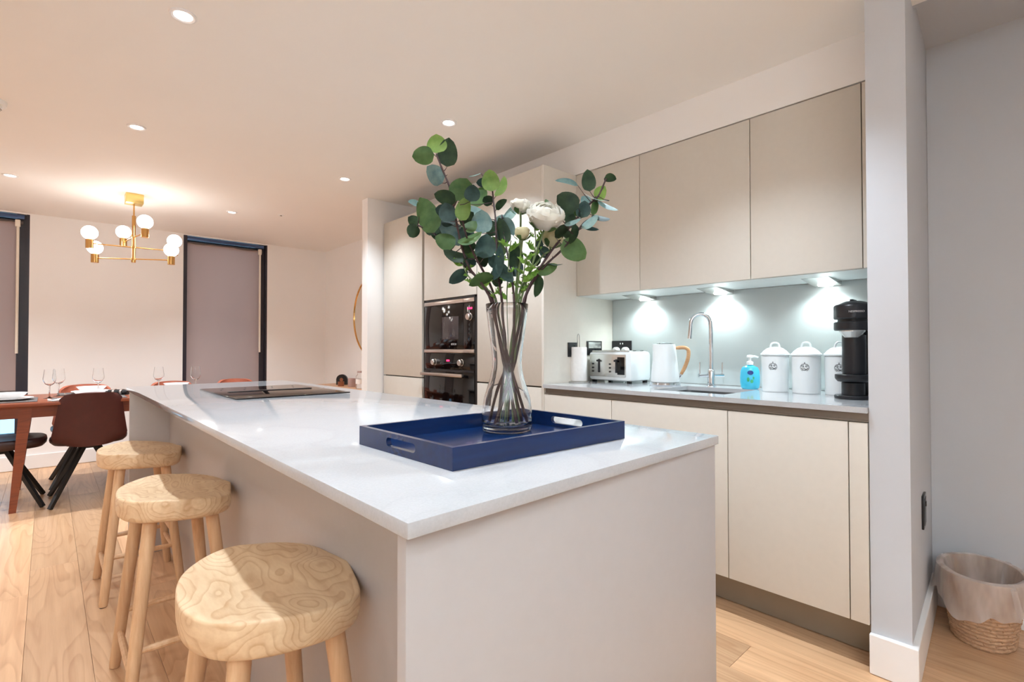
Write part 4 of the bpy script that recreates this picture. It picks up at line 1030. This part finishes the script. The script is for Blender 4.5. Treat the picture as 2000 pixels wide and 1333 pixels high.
for s, lab in ((-1, 'white plug in the right half of the double socket'), (1, 'white plug in the left half of the double socket')):
    p = thing('plug', lab, 'plug', (XW-.0165, (c1_.y+c2_.y)/2+s*.035, 1.085), group='white plugs behind the toaster')
    bm = BM(); lathe(bm, [(0, .030), (.018, .030), (.025, .020), (.026, 0), (0, 0)], 24, ax='-X'); obj('body', bm, 'white', p)
    bm = BM(); tube(bm, [(-.018, 0, -.02), (-.02, 0, -.05), (-.02, 0, -.09), (-.035, 0, -.15), (-.05, s*.02, -.178)], .0032, 8); obj('cable', bm, 'white', p)
nv = Vector((.05, -.745, 0)).normalized()
plate('wall_socket', 'small black wall socket low on the white wall end above the basket', 'socket', (2.45, .3598, .487), nv, .086, .125, 'socket', [('insert', 'socketdk', (-.032, .032, -.050, .050, .006, .0085)), ('switch', 'blackp', (-.006, .008, .018, .036, .008, .012))])

# ------------------------------------------------------------ waste basket with liner
BC = Vector((2.635, .212, 0)); BR = math.radians(6)
t = thing('waste_basket', 'oval woven seagrass waste basket on the floor by the right wall', 'basket', BC, rotz=BR)
def bell(z):     # half axes at height z
    u = z/.25; return .118+.040*u, .088+.034*u
bm = BM(); nr = 17; K = 72
for j in range(nr):
    z = .008+.0142*j; a, b = bell(z); ph = (j % 2)*PI
    pts = [Vector(((a+.0016*math.sin(k*PI/2*1+ph))*math.cos(2*PI*k/K), (b+.0016*math.sin(k*PI/2+ph))*math.sin(2*PI*k/K), z)) for k in range(K)]
    r = [[bm.verts.new(p+(p*Vector((1, 1, 0))).normalized()*.0062*math.cos(q)+Vector((0, 0, .0074*math.sin(q)))) for q in (0, PI/3, 2*PI/3, PI, 4*PI/3, 5*PI/3)] if False else None for p in pts]
    rings = []
    for p in pts:
        o_ = Vector((p.x, p.y, 0)).normalized(); rings.append([bm.verts.new(p+o_*.0058*math.cos(q*PI/3)+Vector((0, 0, .0074*math.sin(q*PI/3)))) for q in range(6)])
    for k in range(K):
        A_, B2 = rings[k], rings[(k+1) % K]
        for q in range(6): bm.faces.new((A_[q], A_[(q+1) % 6], B2[(q+1) % 6], B2[q]))
wv = obj('woven_wall', bm, 'rope', t); wv['kind'] = 'stuff'
bm = BM()
for k in range(36):
    a_ = 2*PI*k/36; pts = []
    for j in range(12):
        z = .004+.0215*j; a, b = bell(z); s_ = .0045*(1 if (j+k) % 2 else -1); pts.append(Vector(((a+s_)*math.cos(a_), (b+s_)*math.sin(a_), z)))
    tube(bm, pts, .0028, 5)
wv = obj('stakes', bm, 'rope', t); wv['kind'] = 'stuff'
bm = BM(); a, b = bell(.004); lathe(bm, [(0, .002), (1, .002), (1, .008), (0, .008)], 48, sx=a, sy=b); obj('bottom', bm, 'rope2', t)
bm = BM(); a, b = bell(.252)
tube(bm, [Vector((a*math.cos(2*PI*k/48), b*math.sin(2*PI*k/48), .252)) for k in range(49)], .008, 8, cap=False); obj('rim', bm, 'rope', t)
# liner: inside bag, over the rim, skirt hanging outside with an uneven hem
lt = thing('bin_liner', 'translucent white bin liner folded over the rim of the woven basket', 'bin bag', (BC.x, BC.y, .01), rotz=BR)
bm = BM(); K = 96; rr = random.Random(5)
hem = [.105+.028*math.sin(2*PI*k/K*2+2.2)+.014*math.sin(2*PI*k/K*5+1)+.006*math.sin(2*PI*k/K*13) for k in range(K)]
loops = []
def ring(f, z, wob=0, zf=None):
    lp = []
    for k in range(K):
        th = 2*PI*k/K; zz = z if zf is None else zf(k); a, b = bell(max(0, min(.25, zz)))
        w = wob*(math.sin(th*9+zz*40)+.6*math.sin(th*17+zz*25+2))
        lp.append(((a+f+w)*math.cos(th), (b+f+w)*math.sin(th), zz-.01))
    loops.append(lp)
ring(-.030, .03, .002); ring(-.022, .08, .003); ring(-.017, .14, .003); ring(-.014, .20, .002); ring(-.013, .24, .001)
ring(-.010, .262, .0005); ring(0, .2645, .0004); ring(.012, .260, .0005); ring(.0155, .245, .001)
for u in (.25, .5, .75, 1):
    ring(.016+.016*u, 0, .0018+.004*u, zf=lambda k, u=u: .245-(hem[k])*u)
loft(bm, loops, cap0=True)
obj('film', bm, 'liner', lt)
for th in (3.75, 4.3, 1.2, 5.6):     # narrow folded pleats running over the rim
    bm = BM(); pts = []
    for (f, z) in ((-.018, .16), (-.011, .252), (.002, .267), (.0155, .250), (.025, .20), (.033, .155)):
        a, b = bell(min(z, .25)); e = th+(.25-min(z, .25))*1.2*(1 if f > 0 else 0); pts.append(Vector(((a+f)*math.cos(e), (b+f)*math.sin(e), z-.01)))
    l_ = []
    for i, p in enumerate(pts):
        tang = Vector((-p.y, p.x, 0)).normalized(); w = .006+.006*(i/5); o2 = Vector((p.x, p.y, 0)).normalized()
        l_.append([bm.verts.new(p+tang*w+o2*.001), bm.verts.new(p+o2*.003), bm.verts.new(p-tang*w+o2*.001)])
    for a2, b2 in zip(l_, l_[1:]):
        for k in range(2): bm.faces.new((a2[k], a2[k+1], b2[k+1], b2[k]))
    obj('pleat', bm, 'liner', lt)

# ------------------------------------------------------------ pendant lamp
PC = Vector((.503, 5.06, HC))
t = thing('pendant_lamp', 'brass pendant lamp with three crossed arms and six glowing globes', 'lamp', PC)
bm = BM(); box(bm, -.058, .058, -.058, .058, -.075, -.0005, .003); obj('canopy', bm, 'goldp', t)
bm = BM(); tube(bm, [(0, 0, -.07), (0, 0, -.30)], .0055, 10); obj('rod', bm, 'gold', t)
for k in range(3):
    bm = BM(); zz = -.105-.022*k; tube(bm, [(.004*math.cos(a), .004*math.sin(a) if k % 2 else 0, zz+.011*math.sin(a)) for a in [2*PI*i/12 for i in range(13)]], .0022, 6); obj('chain_link', bm, 'gold', t)
bm = BM(); tube(bm, [(0, 0, -.17), (0, 0, -.545)], .013, 16); obj('stem', bm, 'gold', t)
bm = BM()
for zz in (-.33, -.425, -.52): lathe(bm, [(.0135, zz-.008), (.0175, zz-.006), (.0175, zz+.006), (.0135, zz+.008)], 20)
lathe(bm, [(0, -.548), (.015, -.548), (.016, -.535), (.016, -.52), (0, -.52)], 20); obj('collars', bm, 'gold', t)
R2 = Vector((RT.x, RT.y, 0)).normalized(); F2 = Vector((fw.x, fw.y, 0)).normalized()
for (lx, dp, zz) in ((.215, -.17, -.345), (.2125, .15, -.425), (.255, .05, -.520)):
    d = (R2*lx+F2*dp).normalized()*.262
    bm = BM(); tube(bm, [-d+Vector((0, 0, zz)), d+Vector((0, 0, zz))], .005, 12); obj('arm', bm, 'gold', t)
    for s in (-1, 1):
        e = d*s+Vector((0, 0, zz)); out = d.normalized()*s*.012
        bm = BM(); lathe(bm, [(0, -.038), (.024, -.038), (.0255, -.036), (.0255, .030), (.022, .034), (0, .034)], 24, e+out); cup = obj('lamp_cup', bm, 'gold', t)
        bm = BM(); c = e+out+Vector((0, 0, .084)); n = 12
        lathe(bm, [(.053*math.sin(PI*i/n), -.053*math.cos(PI*i/n)) for i in range(n+1)], 24, c); obj('globe', bm, 'bulb', cup)

# ------------------------------------------------------------ mirror, console and its ornaments
t = thing('round_mirror', 'round mirror with a thin gold frame on the far right wall', 'mirror', (2.63, 5.115, 1.46))
bm = BM(); lathe(bm, [(0, .012), (.437, .012), (.437, .002), (0, .002)], 72, ax='-X'); obj('glass', bm, 'mirror', t)
bm = BM(); lathe(bm, [(.437, .001), (.437, .020), (.446, .020), (.449, .016), (.449, .001)], 72, ax='-X'); obj('frame', bm, 'gold', t)
t = thing('console_table', 'slim wooden console shelf under the round mirror', 'console', (2.45, 5.15, 0))
bm = BM(); box(bm, 2.28, 2.628, 4.35, 5.95, .655, .682, .003); obj('top', bm, 'console', t, world=True)
for x in (2.31, 2.59):
    for yy in (4.40, 5.90): bxo('leg', 'console', t, x-.015, x+.015, yy-.015, yy+.015, 0, .655, .002)
def onshelf(px, x): return onX(px, 752, x).y
y = onshelf(668, 2.52)
t = thing('round_ornament', 'black arched ornament on the console shelf', 'ornament', (2.52, y, .682))
bm = BM()
pr = [(-.062, 0)]+[(.062*math.cos(PI-PI*i/20), .058+.062*math.sin(PI-PI*i/20)) for i in range(21)]+[(.062, 0)]
u = R2
a_ = [bm.verts.new(u*p[0]-F2*.018+Vector((0, 0, p[1]))) for p in pr]; b_ = [bm.verts.new(u*p[0]+F2*.018+Vector((0, 0, p[1]))) for p in pr]
bm.faces.new(a_); bm.faces.new(b_[::-1])
for i in range(len(pr)): bm.faces.new((a_[i], b_[i], b_[(i+1) % len(pr)], a_[(i+1) % len(pr)]))
obj('arch', bm, 'blackm', t)
bm = BM(); lathe(bm, [(0, .0), (.020, .0), (.021, .004), (0, .005)], 16, ax='-X'); bmesh.ops.rotate(bm, verts=bm.verts, cent=(0, 0, 0), matrix=Matrix.Rotation(math.radians(45), 3, 'Z')); bmesh.ops.translate(bm, verts=bm.verts, vec=-F2*.019+Vector((0, 0, .06))); obj('face', bm, 'copper', t)
y = onshelf(666, 2.42)
t = thing('tealight_cup', 'small dusky copper cup in front of the black ornament', 'cup', (2.42, y, .682))
bm = BM(); lathe(bm, [(0, 0), (.032, 0), (.034, .004), (.034, .050), (.031, .050), (.031, .008), (0, .008)], 24); obj('cup', bm, 'copper', t)
bm = BM(); lathe(bm, [(0, .009), (.0295, .009), (.0295, .032), (0, .033)], 20); obj('wax', bm, 'paper', t)
y = onshelf(687, 2.45)
t = thing('ribbed_candle_pot', 'mauve ribbed candle pot right of the black ornament', 'candle', (2.45, y, .682))
bm = BM(); lathe(bm, [(0, 0), (.038, 0), (.04, .004), (.04, .094), (.036, .094), (.036, .085), (0, .084)], 40)
for v in bm.verts:
    a = math.atan2(v.co.y, v.co.x); r_ = math.hypot(v.co.x, v.co.y)
    if r_ > .039: v.co.x *= 1+.02*math.cos(a*20); v.co.y *= 1+.02*math.cos(a*20)
obj('pot', bm, 'mauve', t)
bm = BM(); tube(bm, [(0, 0, .084), (0, 0, .095)], .0012, 6); obj('wick', bm, 'blackm', t)
y = onshelf(703, 2.42)
t = thing('glass_jar', 'tall clear jar with a pale label at the end of the console shelf', 'jar', (2.42, y, .682))
bm = BM(); lathe(bm, [(0, 0), (.040, 0), (.042, .004), (.042, .13), (.030, .145), (.026, .15), (.026, .165), (.0235, .165), (.0235, .15), (.0395, .128), (.0395, .006), (0, .006)], 32); obj('glass', bm, 'wglass', t, sharp=80)
bm = BM(); lathe(bm, [(.0424, .05), (.0427, .05), (.0427, .10), (.0424, .10)], 32); obj('label', bm, 'linen', t)
bm = BM(); lathe(bm, [(0, .166), (.029, .166), (.029, .182), (0, .183)], 24); obj('lid', bm, 'mauve', t)

# ------------------------------------------------------------ dining table
TZ = .735
TX0, TX1, TY0, TY1 = -.40, 1.55, 4.70, 5.60
t = thing('dining_table', 'reddish wooden dining table laid with glasses and plates', 'table', (.575, 5.15, 0))
bm = BM(); box(bm, TX0, TX1, TY0, TY1, TZ-.022, TZ, .004); obj('top', bm, 'tablew', t, world=True)
bm = BM(); f = .085
box(bm, TX0+f+.05, TX1-f-.05, TY0+f-.005, TY0+f+.017, TZ-.105, TZ-.022); box(bm, TX0+f+.05, TX1-f-.05, TY1-f-.017, TY1-f+.005, TZ-.105, TZ-.022)
box(bm, TX0+f-.005, TX0+f+.017, TY0+f, TY1-f, TZ-.105, TZ-.022); box(bm, TX1-f-.017, TX1-f+.005, TY0+f, TY1-f, TZ-.105, TZ-.022)
obj('apron', bm, 'tablew', t, world=True, smooth=False)
def leg4(p0, p1, w0, w1):
    bm = BM(); loft(bm, [[(p0[0]+sx*w0, p0[1]+sy*w0, p0[2]) for sx, sy in ((-1, -1), (1, -1), (1, 1), (-1, 1))], [(p1[0]+sx*w1, p1[1]+sy*w1, p1[2]) for sx, sy in ((-1, -1), (1, -1), (1, 1), (-1, 1))]], True, True); return bm
for x, xb in ((-.165+.06, -.165), (1.55-.18, 1.55-.12)):
    for yt, yb in ((TY0+.105, TY0+.075), (TY1-.105, TY1-.075)):
        obj('leg', leg4((xb, yb, 0), (x, yt, TZ-.022), .018, .034), 'tablew', t, world=True, smooth=False)

# ------------------------------------------------------------ dining chairs
def make_chair(label, loc, rotz, back='leather', seat='dleather'):
    """faces local +y; the back is at -y"""
    t = thing('dining_chair', label, 'chair', loc, rotz, group='upholstered dining chairs')
    n = 40
    def se(s, z, g=0):
        out = []
        for k in range(n):
            a = 2*PI*k/n; c, d = math.cos(a), math.sin(a); p = 2/3.0
            w = .225 if d < 0 else .215
            out.append((math.copysign(abs(c)**p, c)*w*s, math.copysign(abs(d)**p, d)*.205*s+.035, z+g*(1-abs(c))*.0))
        return out
    bm = BM(); loft(bm, [se(.70, .405), se(.90, .412), se(.985, .432), se(1, .450), se(.985, .468), se(.93, .476), se(.6, .470), se(.2, .466)], True, True); obj('seat', bm, seat, t, sharp=70)
    bm = BM(); U, V = 14, 10; grid = []
    for j in range(V+1):
        v = j/V; z = .405+.385*v; hw = .168+.058*(1-v)**1.1*1.0
        if v > .9: hw -= .022*((v-.9)/.1)**2
        if v < .18: hw -= .10*((.18-v)/.18)**2
        row = []
        for i in range(U+1):
            s = 2*i/U-1
            y = -.205-.075*v+.10*abs(s)**2.4*(1-.35*v)
            zz = z-(.012*abs(s)**6 if j == V else 0)
            row.append(bm.verts.new((s*hw, y, zz)))
        grid.append(row)
    fs = [bm.faces.new((grid[j][i], grid[j][i+1], grid[j+1][i+1], grid[j+1][i])) for j in range(V) for i in range(U)]
    bmesh.ops.recalc_face_normals(bm, faces=bm.faces); bmesh.ops.solidify(bm, geom=bm.faces[:], thickness=.022)
    obj('backrest', bm, back, t, sharp=60)
    bm = BM(); lathe(bm, [(0, .372), (.05, .372), (.055, .378), (.055, .404), (0, .405)], 20); obj('hub', bm, 'blackm', t)
    for sx in (-1, 1):
        for sy in (-1, 1):
            p1 = Vector((sx*.035, sy*.035, .385)); p0 = Vector((sx*.215, sy*.220, .004))
            d = (p0-p1); sd = Vector((-sy, sx, 0)).normalized() if False else Vector((d.y, -d.x, 0)).normalized()
            bm = BM(); w = .011
            up = d.cross(sd).normalized(); lo = []
            for p, hh in ((p1, .017), (p0, .012)): lo.append([p+sd*w+up*hh, p-sd*w+up*hh, p-sd*w-up*hh, p+sd*w-up*hh])
            loft(bm, lo, True, True)
            for v in bm.verts: v.co.z = max(v.co.z, 0)
            obj('leg', bm, 'blackm', t, smooth=False)
    return t
ch = make_chair('oxblood leather dining chair seen from behind, beside the far bar stool', (.235, 4.905, 0), 0)
dup(ch, (-.235, 5.02, 0), -PI/2, 'dark dining chair at the left end of the table, only its seat in view')
def back_x(px, y): return onY(px, 750, y).x
farY = 5.53
dup(ch, (back_x(167, 5.72), farY, 0), PI, 'tan-backed dining chair on the far side of the table, behind the white bowl')
dup(ch, (back_x(336, 5.72), farY, 0), PI, 'dining chair on the far side of the table, its top just above the island')
dup(ch, (1.42, 5.53, 0), PI, 'dining chair glimpsed over the hob, right of the second window')
dup(ch, (.86, 4.905, 0), 0, 'dining chair on the near side of the table, hidden behind the island end')
for c in kids(scene.objects['dining_chair.002'])+kids(scene.objects['dining_chair.003'])+kids(scene.objects['dining_chair.004']):
    if c.name.startswith('backrest'):
        c.data = c.data.copy(); c.data.materials[0] = M['leather2']; c['label'] = 'tan leather backrest'

# ------------------------------------------------------------ table settings
def setting(x, y, rz, where):
    e = Matrix.Rotation(rz, 3, 'Z')
    def L(a, b): v = e @ Vector((a, b, 0)); return (x+v.x, y+v.y, 0)
    p = L(0, 0)
    m = thing('placemat', 'grey woven placemat '+where, 'placemat', (p[0], p[1], TZ), rz, 'grey placemats'); bm = BM(); box(bm, -.21, .21, -.15, .15, .0003, .004, .001); obj('mat', bm, 'grey', m)
    q = thing('dinner_plate', 'flat white dinner plate '+where, 'plate', (p[0], p[1], TZ+.0042), rz, 'white dinner plates')
    bm = BM(); lathe(bm, [(0, 0), (.075, 0), (.08, .003), (.125, .012), (.132, .016), (.131, .018), (.08, .007), (0, .005)], 36); obj('plate', bm, 'ceramic', q)
    bw = thing('bowl', 'wide white bowl '+where, 'bowl', (p[0], p[1], TZ+.0095), rz, 'white bowls')
    bm = BM(); lathe(bm, [(0, 0), (.04, 0), (.044, .004), (.075, .020), (.098, .045), (.1, .047), (.097, .047), (.07, .024), (.03, .008), (0, .007)], 36); obj('bowl', bm, 'ceramic', bw)
    for dx, nm in ((-.17, 'fork'), (.165, 'knife')):
        c = L(dx, 0); k = thing(nm, 'steel %s on the placemat %s' % (nm, where), nm, (c[0], c[1], TZ+.0042), rz, 'steel '+nm+'s')
        bm = BM(); box(bm, -.004, .004, -.10, .0, .0003, .003, .001); obj('handle', bm, 'steel', k)
        bm = BM()
        if nm == 'knife': box(bm, -.008, .006, 0, .10, .0003, .002, .0008); obj('blade', bm, 'steel', k)
        else:
            box(bm, -.010, .010, 0, .05, .0003, .002, .0008)
            for j in range(4): box(bm, -.010+.0057*j, -.0075+.0057*j, .048, .09, .0003, .002)
            obj('tines', bm, 'steel', k)
setting(-.20, 5.02, -PI/2, 'at the left end of the table')
setting(.235, 4.89, 0, 'in front of the oxblood chair')
setting(.27, 5.42, PI, 'on the far side, left of the centre')
setting(.86, 4.89, 0, 'on the near side, behind the island end')
setting(.86, 5.42, PI, 'on the far side, right of the centre')
gl = None
def wineglass(x, y, label):
    global gl
    if gl: return dup(gl, (x, y, TZ), 0, label)
    t = thing('wine_glass', label, 'wine glass', (x, y, TZ), group='empty wine glasses on the dining table')
    bm = BM(); lathe(bm, [(0, 0), (.034, 0), (.035, .0015), (.012, .004), (.0042, .010), (.0036, .05), (.0040, .088), (.010, .094), (.026, .106), (.0375, .130), (.0385, .145), (.035, .175), (.0305, .213), (.0296, .213), (.0340, .175), (.0374, .145), (.0364, .131), (.025, .1085), (.009, .098), (0, .097)], 32)
    obj('glass', bm, 'wglass', t, sharp=80); gl = t; return t
def tabp(px, y): v = onY(px, 740, y); return v.x, y
for px, y, lab in ((97, 5.10, 'empty wine glass standing furthest left on the table'), (115, 5.28, 'empty wine glass just right of the furthest left one'), (192, 5.22, 'empty wine glass in front of the far white bowl'),
                   (310, 5.22, 'empty wine glass above the island corner, left of the second window'), (382, 5.12, 'empty wine glass in front of the dark second window blind')):
    wineglass(*tabp(px, y), lab)
x, y = tabp(232, 5.05)
t = thing('cutlery_bundle', 'dark rolled napkin with rings on the table beside the island corner', 'napkin', (x, y, TZ))
bm = BM(); tube(bm, [Vector((0, 0, .024))-R2*.075, Vector((0, 0, .024)), Vector((0, 0, .024))+R2*.075], [.020, .022, .020], 14); obj('napkin', bm, 'socket', t)
for k in (-.03, .03):
    bm = BM(); tube(bm, [Vector((0, 0, .0255))+R2*(k-.008), Vector((0, 0, .0255))+R2*(k+.008)], .0245, 18); obj('ring', bm, 'steel', t)
x, y = tabp(112, 4.80)
t = thing('folded_napkin', 'crumpled white napkin on the near edge of the table', 'napkin', (x, y, TZ))
bm = BM(); box(bm, -.05, .05, -.035, .035, .0004, .010, .003); bmesh.ops.subdivide_edges(bm, edges=bm.edges[:], cuts=3, use_grid_fill=True)
for v in bm.verts:
    if v.co.z > .005: v.co.z += .006*math.sin(v.co.x*90)+.004*math.sin(v.co.y*120+1)
obj('cloth', bm, 'linen', t)
